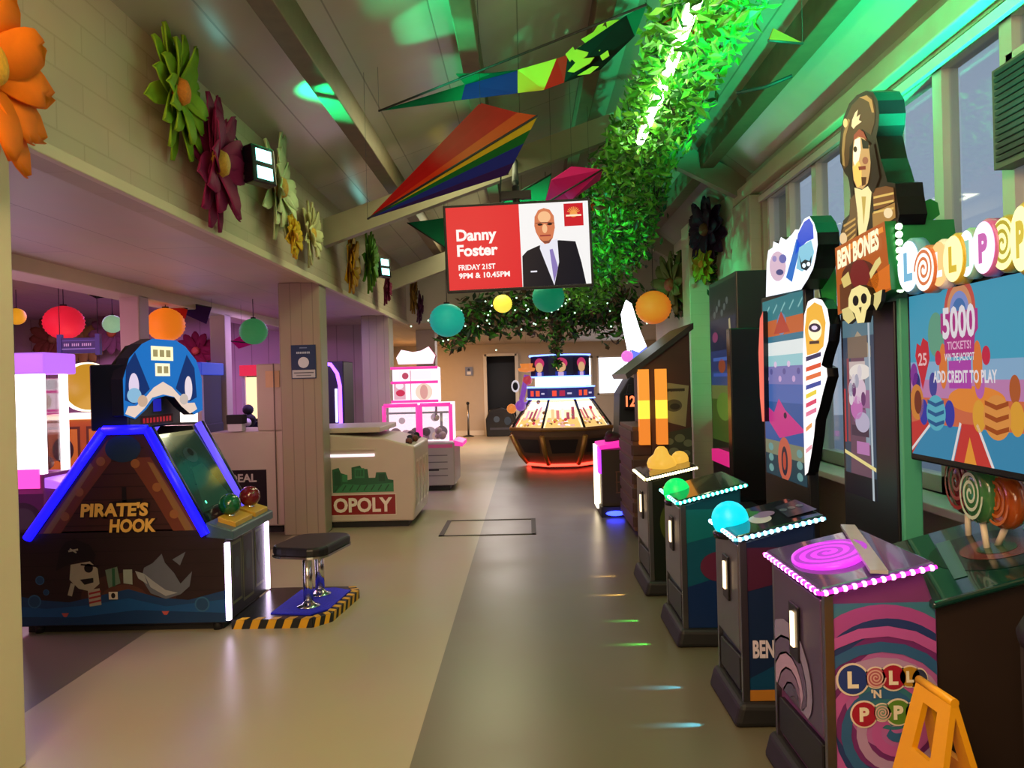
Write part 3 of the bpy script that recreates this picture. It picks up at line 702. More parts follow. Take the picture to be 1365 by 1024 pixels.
LEDC = {'led_pink': '#f032c0', 'led_white': '#6ab8e8', 'led_cyan_strip': '#20c8b0', 'led_warm': '#e8c060'}
def pedestal(t, Y0, Y1, X0, X1, zf, zb, body, top, led, ledname, n1, n2, door='door_steel', bul=0.):
    b = MB(); b.prism([(X0 + .02, .1), (X1 + bul, .1), (X1 + bul, zf - .09), (X1, zb - .03), (X0 + .02, zf - .03)], Y0 + .012, Y1 - .012, 'y', body)
    build(b, 'cabinet_body', t, bevel=.012)
    build(MB().prism([(X0 - .05, 0), (X1 + .02, 0), (X1 + .02, .1), (X0 - .02, .11)], Y0 - .03, Y1 + .03, 'y', 'black_rubber'), 'kick_base', t, bevel=.025, seg=3)
    d = build(MB().box(X0 - .004, X0 + .022, Y0 + .03, Y1 - .03, .33, zf - .05, door), 'front_door', t, bevel=.006)
    ym = (Y0 + Y1) / 2; zc = (.33 + zf) / 2 + .04
    build(MB().box(X0 - .014, X0 - .003, ym - .05, ym + .05, zc - .12, zc + .09, 'slot_black'), 'coin_plate', d, bevel=.004)
    build(MB().box(X0 - .022, X0 - .013, ym - .018, ym + .012, zc - .07, zc + .06, 'slot_lit'), 'coin_slot', d, label='lit coin slot')
    build(MB().prism([(Y0 + .05, .14), (Y1 - .05, .14), (Y1 - .05, .28), (Y0 + .05, .30)], X0 - .0, X0 + .03, 'x', 'slot_black'), 'ticket_door', t, bevel=.006)
    for y in (Y0 + .012, Y1 - .012): build(MB().box(X0 + .0, X0 + .03, y - .012, y + .012, .1, zf - .03, 'steel'), 'corner_trim', t)
    build(MB().prism([(X0 - .02, zf - .03), (X1 + .03, zb - .03), (X1 + .03, zb), (X0 - .02, zf)], Y0 - .02, Y1 + .02, 'y', top), 'control_top', t, bevel=.01)
    m = MB(); lb_ = led + '_rail'; glow(lb_, LEDC[led], 2.2); shelf_leds(m, (X0 - .024, Y0 - .02, zf - .016), (X0 - .024, Y1 + .02, zf - .016), n1, .0105, lb_, led)
    build(m, 'led_strip', t, label=ledname)
    m = MB(); shelf_leds(m, (X0 - .02, Y0 - .026, zf - .016), (X1 + .03, Y0 - .026, zb - .016), n2, .0105, lb_, led)
    build(m, 'led_strip', t, label=ledname)
    def P3(x, y, dz=.0): return Vector((x, y, zf + (zb - zf) * (x - X0) / (X1 - X0) + dz))
    return P3
def side_art(X0, X1, Y0, zf):          # camera-facing side of a pedestal
    return Art((X0 + .03, Y0 + .012, .11), (1, 0, 0), (0, 0, 1), X1 - X0 - .035, zf - .17)
def screen_art(y_far, y_near, z0, z1, X=XS): return Art((X, y_far, z0), (0, -1, 0), (0, 0, 1), y_far - y_near, z1 - z0, step=.001)

# pixel tracing onto a board standing in the plane X: gives (Y, Z) outlines at true size
def trace(pts, X): return [on_x(x, y, X) for x, y in pts]
def cutout(pts, X, th, m, edge):
    mb = MB(); pl = [on_x(x, y, X) for x, y in pts]; n = len(pl)
    poly = [(p.y, p.z) for p in pl]
    ar = sum(poly[i][0] * poly[(i+1) % n][1] - poly[(i+1) % n][0] * poly[i][1] for i in range(n))
    if ar > 0: pl = pl[::-1]        # seen from -X the outline runs counter-clockwise when Y decreases to the right
    mb.slab(pl, th, m, edge); return mb
def patch(mb, pts, X, m, l=1):
    pl = [on_x(x, y, X) for x, y in pts]; n = len(pl)
    ar = sum(pl[i].y * pl[(i+1) % n].z - pl[(i+1) % n].y * pl[i].z for i in range(n))
    if ar > 0: pl = pl[::-1]
    mb.add([Vector((X - .0014 * l, p.y, p.z)) for p in pl], [tuple(range(n))], m)
def ep(cx, cy, rx, ry, n=18, a0=0, a1=2 * PI): return [(cx + rx * math.cos(a0 + (a1 - a0) * k / n), cy + ry * math.sin(a0 + (a1 - a0) * k / n)) for k in range(n)]

# ---------------------------------------------------------------- 1. lollipop game
glow('led_pink', '#ff7ae0', 9); glow('led_white', '#dff4ff', 7); glow('led_cyan_strip', '#9cfff0', 6); glow('led_warm', '#fff0b0', 6); glow('led_green', '#9dffb0', 5)
mat('top_glass_dark', '#1d2430', .08, 0, coat=.5); mat('top_glass_purple', '#5a4682', .1, coat=.5); mat('top_glass_green', '#123a34', .1, coat=.5)
t = thing('lollipop_game', 'nearest prize game on the window side: pink lit pedestal with candy swirls and wide screen', 'arcade game', (1.25, 2.88, 0))
p3 = pedestal(t, 2.64, 3.2, 1.0, 1.34, .865, .95, P('#7a3f77', .35), 'top_glass_purple', 'led_pink', 'glowing pink LED strip', 14, 12, mat('door_violet', '#6d5d78', .3, .7), bul=.05)
a = side_art(1.0, 1.385, 2.64, .865)
a.rect(0, 0, a.w, a.h, P('#3d6f86', .3), 0)
cx, cy = .19, .27
ring = ['#8d3a86', '#2c5f84', '#b85aa8', '#54387c', '#3f7f98', '#ac50a0', '#2b3f7c', '#74307c', '#b466b4', '#3a7a90']
for k, cl in enumerate(ring): a.ell(cx + .02 * math.sin(k), cy + .012 * k, .62 - .056 * k, .66 - .06 * k, P(cl, .3), 1 + k * .25, 44)
for k in range(3): a.spiral(cx, cy, .34, 2.1, P(('#b494c4', '#bc5cb0', '#33649a')[k], .3), 4 + k * .3, .22, a0=2.1 * k)
cr = P('#e8dcd0', .3)
def bub(x, y, r, c, ch, s=1.0, sy=1.0):
    a.ell(x, y, r * 1.14, r * 1.14 * sy, cr, 6).ell(x, y, r, r * sy, P(c, .3), 7)
    if ch: a.text(ch, x, y - r * .52, r * 1.05 * s, P('#f2ead8', .3), 8, 'c', bold=.05)
    else: a.spiral(x, y, r * .9, 3, P('#e0b8b4', .3), 8, .5)
bub(.062, .435, .050, '#27408c', 'L'); bub(.14, .44, .034, '#b8586a', ''); bub(.20, .44, .042, '#a8203a', 'L'); bub(.256, .442, .034, '#b98a2a', 'L'); bub(.289, .43, .026, '#3a4060', 'I', 1, 1.4)
a.text("'N", .14, .372, .026, cr, 8, bold=.04)
bub(.098, .315, .042, '#a8203a', 'P'); bub(.16, .32, .029, '#7a9a8a', ''); bub(.214, .32, .042, '#5f8c34', 'P'); bub(.272, .32, .034, '#27408c', 'S')
a.done('side_artwork', t)
# swirl on the door
a = Art((.994, 3.16, .34), (0, -1, 0), (0, 0, 1), .57, .46)
for k in range(5): a.spiral(.28, .0, .62, .8, P(('#8f86a8', '#5b4a72', '#b99cc0', '#7a5f86', '#4a3f62')[k], .25), .3, .1, a0=k * .55)
a.done('door_swirl', t)
# big pink swirl button lying on the top
M = Matrix.Translation(p3(1.13, 2.93, .0)) @ Euler((0, -math.atan2(.085, .34), 0)).to_matrix().to_4x4()
glow('button_pink', '#e83cf0', 1.15); glow('button_magenta', '#b42fc4', 1.1)
m = MB(); m.M = M; m.lathe([(.16, 0), (.168, .008), (.165, .016), (.15, .020)], (0, 0, 0), 'button_pink', 40, sx=.78, sy=1.0)
bt = build(m, 'swirl_button', t, label='glowing pink swirl button')
m = MB(); m.M = M; ar = Art((-.2, -.2, .0195), (1, 0, 0), (0, 1, 0), .4, .4, m, .0006); ar.spiral(.2, .2, .135, 3.2, 'button_magenta', 1, .45, sy=1.0)
for i, v in enumerate(m.v): pass
build(m, 'button_swirl', bt)
a_, b_ = on_z(1130, 703, .945), on_z(1172, 765, .925); d_ = (b_ - a_).normalized(); n_ = Vector((d_.y, -d_.x, 0)).normalized() * .028
m = MB(); m.slab([a_ - n_, b_ - n_, b_ + n_, a_ + n_], .012, P('#b8b4c4', .12)); 
for f0, f1, c in ((.08, .3, '#8a3a5a'), (.38, .62, '#c8a0a8'), (.68, .94, '#b85a4a')):
    p, q_ = a_.lerp(b_, f0), a_.lerp(b_, f1); up = Vector((0, 0, .0015)); k_ = .7
    m.add([p - n_ * k_ + up, q_ - n_ * k_ + up, q_ + n_ * k_ + up, p + n_ * k_ + up], [(0, 1, 2, 3)], P(c, .15))
build(m, 'instruction_strip', t)
# rear deck behind the pedestal
b = MB(); b.prism([(1.36, .0), (2.1, .0), (2.1, .97), (1.36, .78)], 2.66, 3.3, 'y', 'brown_case'); build(b, 'rear_cabinet', t, bevel=.01)
b = MB(); b.prism([(1.36, .785), (2.1, .975), (2.1, 1.0), (1.36, .81)], 2.62, 3.32, 'y', 'top_glass_green'); build(b, 'rear_deck', t, bevel=.008)
a = Art((1.46, 2.66, .836), (1, 0, .257), (0, 1, 0), .62, .6)
a.ell(.32, .28, .24, .22, P('#1a2620', .12), 0).ell(.32, .28, .13, .12, P('#6a3a3a', .12), 1).ell(.32, .28, .07, .065, P('#30503a', .12), 2).poly([(.05, .1), (.2, .5), (.26, .5), (.1, .1)], P('#3c6a58', .12), 1).poly([(.45, .05), (.6, .1), (.6, .5), (.5, .4)], P('#2f8a5a', .12), 1)
a.done('deck_artwork', t)
# screen
tl, bl = on_x(1212, 396, XS), on_x(1216, 604, XS)
yf = tl.y; z1 = tl.z; z0 = bl.z; yn = yf - 1.2
build(MB().box(XS + .004, XS + .08, yn - .03, yf + .03, z0 - .03, z1 + .03, 'black_gloss'), 'screen_case', t, bevel=.008)
build(MB().box(XS + .08, XR, yf - .7, yf - .4, z0 + .2, z0 + .45, 'black_rubber'), 'screen_bracket', t)
a = screen_art(yf, yn, z0, z1); W, H = a.w, a.h; s_ = .7
def e(c): return E(c, s_)
a.rect(0, 0, W, H, e('#4aa8c8'), 0).rect(0, 0, W, .58 * H, e('#8fb6d8'), 0.2).rect(0, 0, W, .47 * H, e('#c787b8'), .4).rect(0, 0, W, .36 * H, e('#d9704a'), .6).rect(0, 0, W, .2 * H, e('#3f8fb8'), .8)
a.poly([(0, .0), (0, .2 * H), (.18, .25 * H), (.02, 0.02)], e('#cf3f38'), 1).line([(.0, .02), (.2, .25 * H)], .012, e('#f0e8e8'), 2)
a.poly([(.32, 0), (.38, .22 * H), (.47, .22 * H), (.56, -.0)], e('#cf3f38'), 1).poly([(.39, 0), (.43, .15 * H), (.47, 0)], e('#f0a03a'), 2).line([(.31, 0), (.37, .22 * H)], .014, e('#f0e8e8'), 2).line([(.57, 0), (.48, .22 * H)], .014, e('#f0e8e8'), 2)
a.ell(.47, .36 * H, .18, .05, e('#f0903a'), 1)
def candy(x, y, r, c1, c2, wc):
    a.ell(x - r * 1.35, y, r * .5, r * .75, e(wc), 2).ell(x + r * 1.35, y, r * .5, r * .75, e(wc), 2).ell(x, y, r, r, e(c1), 3)
    for k in (-.55, 0, .55): a.poly([(x - r * .85, y + k * r + .2 * r), (x, y + k * r), (x + r * .85, y + k * r + .2 * r), (x + r * .85, y + k * r + .0 * r), (x, y + k * r - .22 * r), (x - r * .85, y + k * r - 0 * r)], e(c2), 4)
candy(.2, .27 * H, .072, '#5fb8cc', '#2a5f94', '#3a3fa8'); candy(.6, .27 * H, .08, '#e89a4a', '#a8501f', '#e8a83a'); candy(.98, .27 * H, .08, '#d86fb0', '#7a2f86', '#b84a9a')
a.ell(.05, .33 * H, .055, .075, e('#d98a3a'), 2).ell(.06, .33 * H, .03, .05, e('#7a3a1f'), 3)
a.poly([(.1, .41 * H), (.045, .62 * H), (.06, .7 * H), (.09, .68 * H), (.11, .73 * H), (.15, .70 * H), (.16, .6 * H)], e('#cf2f38'), 2).text('25', .105, .56 * H, .05, e('#f6c8c8'), 3)
for x, y, c in ((.03, .5, '#8a3a9a'), (.05, .44, '#2a2f74'), (.18, .44, '#4a4a9a'), (.5, .44, '#c26ab8'), (.7, .42, '#b8602f'), (.82, .46, '#a83a9a')): a.ell(x, y * H, .03, .05, e(c), 1.5)
for k, c in enumerate(('#cf5a4a', '#e09a6a', '#8a9ad8', '#4a7ab8')): a.ell(.38, .86 * H, .105 - .02 * k, .13 - .027 * k, e(c), 1.5 + k * .3)
a.ell(.21, .74 * H, .06, .09, e('#6aa88a'), 1.5)
a.poly([(.28, .6 * H), (.27, .72 * H), (.25, .75 * H), (.25, .86 * H), (.5, .86 * H), (.5, .75 * H), (.48, .72 * H), (.47, .6 * H)], e('#b8388a'), 3)
a.rect(.3, .42 * H, .45, .58 * H, e('#b84ab0'), 2.2).ell(.26, .55 * H, .03, .09, e('#e8803a'), 2).ell(.49, .55 * H, .03, .09, e('#e8803a'), 2).ell(.225, .6 * H, .022, .03, e('#cf2f48'), 3).ell(.545, .6 * H, .025, .035, e('#cf2f48'), 3)
w_ = e('#f4eef4')
a.text('5000', .375, .715 * H, .115, w_, 4, 'c', w=.22, bold=.03).text('TICKETS!', .375, .645 * H, .03, e('#f0b8d8'), 4, 'c', w=.16).text('WIN THE JACKPOT', .375, .58 * H, .028, w_, 4, 'c', w=.2)
a.text('ADD CREDIT TO PLAY', .4, .455 * H, .045, w_, 5, 'c', w=.42, bold=.03)
a.done('screen_picture', t)
# bubble letter sign above the screen
build(MB().box(XS - .0, XS + .1, yn, yf + .02, z1 + .03, z1 + .10, 'black_gloss'), 'sign_rail', t)
bubbles = [((1215, 355, 14, 34), '#e8f4ff', 'L', '#7ab8d8'), ((1236, 359, 13, 29), '#f6e6d8', '', '#d87a4a'), ((1256, 352, 12, 30), '#f0b070', 'L', '#ffffff'), ((1275, 345, 13, 31), '#f6e2a0', 'L', '#d8b838'),
           ((1293, 338, 11, 31), '#e6f6f0', 'I', '#9ad0b8'), ((1316, 330, 15, 35), '#f8dcf0', 'P', '#c86ab0'), ((1342, 325, 16, 35), '#f4f0a0', '', '#b8a838'), ((1366, 318, 14, 44), '#f6f0a8', 'P', '#d8c048')]
for k, ((x, y, rx, ry), c, ch, c2) in enumerate(bubbles):
    X_ = XS - .03 - .012 * (k % 2)
    p0 = on_x(x, y, X_); pa = on_x(x - rx, y, X_); pb = on_x(x, y - ry, X_); ry_, rz_ = abs(pa.y - p0.y), abs(pb.z - p0.z)
    m = MB(); m.M = Matrix.Translation(p0) @ Euler((0, R(-90), 0)).to_matrix().to_4x4()
    m.lathe([(1.12, -.04), (1.12, .0), (1.0, .012)], (0, 0, 0), P(c2, .3), 28)
    m.v = [p0 + Vector((v.x - p0.x, (v.y - p0.y) * ry_, (v.z - p0.z) * rz_)) for v in m.v]
    m.M = None
    ar = Art(p0 + Vector((-.013, 1, -1)), (0, -1, 0), (0, 0, 1), 2, 2, m, .0012)
    ar.ell(1, 1, ry_, rz_, E(c, 1.5), 0)
    if ch: ar.text(ch, 1, 1 - rz_ * .5, rz_ * 1.0, E(c2, 1.0), 1, w=ry_ * .8, bold=.06)
    else: ar.spiral(1, 1, ry_ * .85, 2.5, E(c2, 1.0), 1, .45, sy=rz_ / ry_)
    build(m, 'letter_bubble', t)
# upright lollipops on the rear deck
for lb, cx_, cy_, rx, ry, c, c2, foot in (('dark red lollipop', 1285, 640, 19, 46, '#6a1822', '#8a2a2a', (1288, 712)), ('green swirl lollipop', 1305, 658, 18, 40, '#3f7a4a', '#c8d8c0', (1313, 738)), ('orange lollipop', 1338, 668, 20, 38, '#a8501f', '#c06a2a', (1325, 744))):
    X_ = 1.78 if c2 != '#c8d8c0' else 1.74
    p0 = on_x(cx_, cy_, X_); ry_ = abs(on_x(cx_ - rx, cy_, X_).y - p0.y); rz_ = abs(on_x(cx_, cy_ - ry, X_).z - p0.z)
    m = MB(); m.M = Matrix.Translation(p0) @ Euler((0, R(-90), 0)).to_matrix().to_4x4() @ Matrix.Diagonal((rz_, ry_, 1, 1))
    m.lathe([(.6, -.05), (.9, -.04), (1.0, -.015), (.97, .01), (.7, .028), (.001, .034)], (0, 0, 0), mat('candy_' + c.lstrip('#'), c, .2, coat=.6), 28)
    m.M = None; ar = Art(p0 + Vector((-.034, 1, -1)), (0, -1, 0), (0, 0, 1), 2, 2, m)
    ar.spiral(1, 1, ry_ * .8, 3, P(c2, .25), 0, .42, sy=rz_ / ry_)
    lo = build(m, 'lollipop', t, label=lb)
    fp = Vector((X_ + .0, on_x(foot[0], foot[1], X_).y, .815 + .257 * (X_ - 1.42)))
    build(MB().cyl(p0 - Vector((-.01, 0, rz_ * .8)), fp + Vector((.01, 0, 0)), .012, P('#e0d6c4', .4), 10), 'stick', lo)

# ---------------------------------------------------------------- 2. pirate bones game
t = thing('pirate_bones_game', 'prize game topped by a lit pirate cut-out with orange skull sign and cyan dome button', 'arcade game', (1.2, 3.72, 0))
p3 = pedestal(t, 3.5, 3.95, .95, 1.30, .87, .96, P('#1b2a4a', .3), 'top_glass_dark', 'led_white', 'glowing white LED strip', 10, 14)
a = side_art(.95, 1.30, 3.5, .87)
a.rect(0, 0, a.w, a.h, P('#16284a', .3), 0).poly([(0, .5), (0, a.h), (a.w, a.h), (a.w, .58)], P('#4a1f38', .3), 1).poly([(0, .1), (.2, .2), (a.w, .12), (a.w, 0), (0, 0)], P('#123f63', .3), 1).rect(0, 0, a.w, .05, P('#a8702a', .3), 2)
a.text('BEN BONES', .02, .2, .075, P('#cfc6d8', .3), 3, 'l', w=.29, bold=.04).ell(.22, .42, .07, .1, P('#2c2f5c', .3), 2)
a.done('side_artwork', t)
def dome(c, r, m, nm):
    mb = MB(); c = Vector(c); mb.ball(c, r, m, 26); o = build(mb, 'dome_button', t, label=nm)
    build(MB().lathe([(r * .9, -r * 1.0), (r * .95, -r * .7), (r * .6, -r * .6)], c, 'black_gloss', 24), 'dome_collar', o)
glow('dome_cyan', '#00d8ec', 1.25); glow('dome_green', '#00e868', 1.15)
dome(at(973, 692, 3.76), .088, 'dome_cyan', 'glowing cyan dome button')
m = MB(); ar = Art(p3(1.04, 3.52, .001), (1, 0, .256), (0, 1, 0), .32, .4, m, .0008)
ar.ell(.06, .16, .05, .09, P('#cfd0e0', .15), 0).ell(.1, .22, .05, .06, P('#8f7ab0', .15), 1).ell(.05, .3, .05, .05, P('#2f7a4a', .15), 1).poly([(.16, .05), (.3, .05), (.3, .34), (.18, .3)], P('#35405a', .15), 0)
for k in range(3): ar.ell(.19 + .04 * k, .2, .016, .03, P('#5a6a80', .15), 2)
build(m, 'top_artwork', t)
yb0, yb1 = on_x(1186, 500, XS).y, on_x(1124, 500, XS).y; zt = on_x(1125, 428, XS).z; zb_ = on_x(1127, 655, XS).z
build(MB().box(XS + .004, XS + .05, yb0 - .04, yb1 + .03, .0, zt + .05, 'dark_case'), 'tower', t, bevel=.006)
build(MB().box(1.26, XS + .05, 3.56, 3.9, 0, .6, 'dark_case'), 'link_box', t)
a = screen_art(yb1, on_x(1165, 500, XS).y, zb_, zt, XS + .004); W, H = a.w, a.h; s_ = .85
a.rect(0, 0, W, H, e('#39485a'), 0).poly([(.06, 0), (.1, H), (W - .08, H), (W - .05, 0)], e('#6a4c5c'), .5).rect(.0, .9 * H, W, H, e('#5a7a86'), .6).poly([(.1, .86 * H), (W * .5, .93 * H), (W * .9, .84 * H), (W * .9, .78 * H), (.1, .8 * H)], e('#a89880'), .8).rect(.7 * W, .3 * H, .84 * W, .8 * H, e('#8a9aa8'), .8).rect(.12 * W, .3 * H, .2 * W, .78 * H, e('#8f4a50'), .8).ell(W * .45, .6 * H, .1, .07, e('#d8c0d0'), 1.5).ell(W * .42, .5 * H, .07, .06, e('#c070b0'), 1.5).ell(W * .55, .7 * H, .12, .04, e('#e8e0d8'), 1.5).ell(W * .6, .42 * H, .08, .05, e('#b8b0c8'), 1.5)
for x0, y0, x1, y1, c in ((.08, .78, .4, .9, '#7a6a5a'), (.1, .66, .36, .76, '#c8b8b4'), (.12, .58, .3, .64, '#a83a48'), (.18, .5, .42, .6, '#9a6a90'), (.16, .42, .36, .49, '#8a5a86'), (.12, .34, .4, .4, '#4a3a48'), (.2, .24, .4, .31, '#b87ab0')): a.rect(x0 * W * 2, y0 * H, x1 * W * 2, y1 * H, e(c), 1)
for k in range(7): a.ell(W * (.25 + .1 * (k % 5)), H * (.55 + .05 * (k % 4)), .025, .035, e(('#d8d0d4', '#6a3a6a', '#a8a8b8')[k % 3]), 2)
a.line([(.0, .24 * H), (W, .17 * H)], .018, e('#e8d890'), 3).line([(W * .9, 0), (W * .86, H)], .02, e('#b8c4cc'), 2).line([(W * .04, H * .3), (W * .04, H * .6)], .02, e('#b83a3a'), 2)
a.rect(0, 0, W, .12 * H, e('#241c22'), 1)
a.done('screen_picture', t)
glow('tower_led_green', '#3fd8a0', 2.2)
build(MB().box(XS + .012, XS + .10, yb0 - .075, yb0 - .045, .0, zt + .06, mat('post_green_light', '#4fae90', .45)), 'side_post', t, bevel=.008, label='side post with painted green light')  # wall post under green light; the green is put into its colour
# orange skull sign
XB = 1.58
sg = [(1113, 331), (1179, 295), (1188, 386), (1117, 420)]
m = cutout(sg, XB, .3, E('#b85a1c', .9), P('#1d7a40', .35)); sb = build(m, 'sign_box', t)
m = MB()
patch(m, [(1116, 335), (1177, 302), (1178, 309), (1117, 342)], XB, E('#e88a2c', 1.), 1)
patch(m, ep(1147, 372, 25, 26), XB, E('#5c2a18', .9), 1); patch(m, ep(1147, 366, 13, 20), XB, E('#7a1f1c', .9), 2)
patch(m, [(1120, 380), (1134, 372), (1138, 408), (1121, 415)], XB, E('#6a3a1a', .9), 2); patch(m, [(1155, 374), (1186, 352), (1187, 384), (1158, 396)], XB, E('#d8701c', .95), 1)
patch(m, [(1160, 364), (1168, 348), (1174, 342), (1176, 350), (1168, 362), (1162, 372)], XB, E('#e0cc80', 1.), 3); patch(m, [(1122, 372), (1132, 362), (1136, 378), (1126, 384)], XB, E('#d8c070', 1.), 3)
pa, pb = on_x(1117, 356, XB), on_x(1176, 326, XB)
ar = Art(pa + Vector((-.004, 0, -.03)), (pb - pa), (0, 0, 1), (pb - pa).length, .3, m)
ar.text('BEN BONES', (pb - pa).length / 2, .02, .085, E('#f2e8c0', 1.2), 2, 'c', w=(pb - pa).length * .94, bold=.05)
build(m, 'sign_artwork', sb)
XK = 1.55
sk = [(1131, 398), (1135, 386), (1146, 380), (1156, 384), (1161, 394), (1160, 406), (1155, 414), (1152, 430), (1143, 431), (1139, 418), (1131, 410)]
m = cutout(sk, XK, .03, E('#e8d890', 1.1), P('#16140f')); so = build(m, 'skull', sb)
m = MB()
for x, y in ((1141, 401), (1152, 398)): patch(m, ep(x, y, 4, 7), XK, E('#15120a', .5), 1)
patch(m, [(1145, 410), (1149, 409), (1148, 418)], XK, E('#5a4a1a', .6), 1); build(m, 'eye_socket', so)
m = cutout([(1122, 413), (1133, 408), (1140, 424), (1131, 432), (1124, 425)], XK + .015, .02, E('#d8c880', 1.), P('#16140f')); build(m, 'bone', sb)
m = cutout([(1160, 394), (1176, 386), (1174, 402), (1168, 414), (1164, 406)], XK + .015, .02, E('#d8c880', 1.), P('#16140f')); build(m, 'bone', sb)
# bulbs down the near edge of the sign and the green leafy side
glow('bulb_green', '#c8ffc0', 4.)
m = MB(); pA, pB = on_x(1183, 297, XB - .01), on_x(1193, 390, XB - .01); pA.x = pB.x = XB + .04
yy = on_x(1180, 297, XB).y - .012
m.tube([(XB + .05, yy, pA.z), (XB + .05, yy, pB.z)], .012, 'slot_black', 6)
for k in range(9): m.ball(Vector((XB + .05, yy - .005, pA.z + (pB.z - pA.z) * (k + .4) / 9)), .016, 'bulb_green', 8)
build(m, 'bulb_strip', sb, label='row of pale green bulbs')
mat('leaf_board', '#1f8f3a', .5); mat('leaf_board_dark', '#0f5a2c', .5)
def leaf_board(pts, Y, th=.02):
    mb = MB(); pl = [at(x, y, Y) for x, y in pts]; n = len(pl)
    ar = sum(pl[i].x * pl[(i+1) % n].z - pl[(i+1) % n].x * pl[i].z for i in range(n))
    if ar < 0: pl = pl[::-1]
    mb.slab(pl, th, 'leaf_board', 'leaf_board_dark'); return build(mb, 'leaf_cutout', t, label='green leaf cut-out')
leaf_board([(1214, 308), (1217, 288), (1226, 271), (1240, 265), (1250, 270), (1253, 286), (1240, 296), (1253, 293), (1253, 312), (1243, 321), (1228, 318)], 3.75)
leaf_board([(1093, 346), (1101, 335), (1112, 340), (1115, 372), (1116, 428), (1106, 432), (1097, 405), (1092, 375)], 4.5)
leaf_board([(1189, 392), (1204, 384), (1210, 400), (1206, 432), (1198, 420)], 3.72)
# pirate cut-out
XP = 1.63
hat = [(1126, 231), (1120, 216), (1119, 195), (1121, 172), (1125, 155), (1132, 138), (1142, 127), (1154, 121), (1164, 123), (1170, 134), (1172, 152), (1171, 168), (1168, 182), (1171, 197), (1174, 212), (1179, 228), (1183, 243), (1193, 244), (1195, 262), (1199, 286), (1196, 300), (1120, 336), (1121, 308), (1124, 294), (1132, 286), (1134, 268), (1133, 246), (1130, 236)]
m = cutout(hat, XP, .12, E('#2a1d10', .8), 'black_gloss'); pc = build(m, 'pirate_cutout', t, label='lit pirate figure board')
m = MB()
def pp(pts, c, l=1, s=1.): patch(m, pts, XP, E(c, s), l)
pp([(1125, 226), (1122, 205), (1123, 180), (1128, 158), (1136, 140), (1146, 130), (1156, 126), (1163, 130), (1167, 145), (1166, 164), (1161, 180), (1150, 172), (1140, 178), (1135, 195), (1131, 220)], '#5a3c1e', 1)
pp([(1124, 220), (1123, 200), (1125, 178), (1131, 158), (1134, 160), (1128, 182), (1126, 205), (1127, 222)], '#b08a4a', 2); pp([(1146, 130), (1156, 127), (1163, 133), (1166, 150), (1163, 150), (1159, 136), (1152, 132)], '#c89a50', 2)
pp([(1137, 160), (1141, 150), (1145, 146), (1143, 156), (1148, 152), (1146, 160), (1150, 162), (1142, 168), (1139, 172), (1136, 168)], '#f0dca0', 3, 1.2); pp(ep(1128, 164, 3, 6), '#f0d080', 3, 1.2)
pp([(1139, 180), (1146, 172), (1152, 176), (1156, 186), (1152, 184), (1143, 186), (1138, 196)], '#a8452c', 2)
pp([(1138, 200), (1139, 188), (1145, 182), (1153, 184), (1160, 194), (1162, 210), (1161, 228), (1158, 244), (1151, 252), (1143, 250), (1139, 240), (1137, 220)], '#d8a868', 3)
pp([(1139, 200), (1141, 186), (1148, 183), (1149, 200), (1146, 215), (1141, 222), (1139, 215)], '#fff0c8', 4, 1.3); pp([(1138, 222), (1146, 214), (1150, 224), (1150, 246), (1145, 250), (1140, 240)], '#f2c460', 4, 1.2)
pp([(1150, 184), (1160, 190), (1160, 198), (1152, 198)], '#1a100c', 5); pp(ep(1142, 199, 2.5, 4), '#3a2412', 5); pp(ep(1155, 214, 4, 5), '#a8684a', 4); pp([(1146, 222), (1156, 221), (1156, 226), (1147, 227)], '#8a3a26', 5); pp([(1150, 236), (1157, 236), (1156, 246), (1151, 248)], '#5a3012', 5)
pp([(1134, 196), (1138, 190), (1138, 240), (1141, 250), (1136, 262), (1133, 240)], '#20140c', 4); pp([(1160, 196), (1166, 190), (1170, 212), (1174, 236), (1166, 258), (1161, 250), (1163, 225)], '#2a1810', 4)
pp([(1140, 250), (1150, 253), (1158, 248), (1163, 256), (1160, 290), (1155, 312), (1146, 316), (1144, 288)], '#f0e0a0', 3, 1.1); pp([(1150, 262), (1156, 262), (1153, 300)], '#c8a850', 4)
pp([(1134, 266), (1141, 258), (1145, 290), (1143, 320), (1124, 330), (1124, 308), (1134, 288)], '#6a4a26', 3); pp([(1164, 252), (1182, 248), (1192, 250), (1194, 268), (1180, 276), (1166, 280)], '#7a4a22', 3); pp([(1164, 284), (1194, 270), (1195, 290), (1180, 300), (1165, 306)], '#a87a3a', 3)
for k in range(4): pp([(1126 + 2 * k, 300 + k * 7), (1142, 290 + k * 7), (1142, 293 + k * 7), (1126 + 2 * k, 303 + k * 7)], '#c89a50', 4, 1.)
for k in range(3): pp([(1166, 262 + k * 10), (1193, 256 + k * 10), (1193, 259 + k * 10), (1166, 265 + k * 10)], '#e0b860', 4, 1.)
pp(ep(1186, 284, 6, 7), '#e8cfa0', 5, 1.1); pp(ep(1126, 318, 5, 8), '#e0c090', 5, 1.1)
build(m, 'figure_artwork', pc)

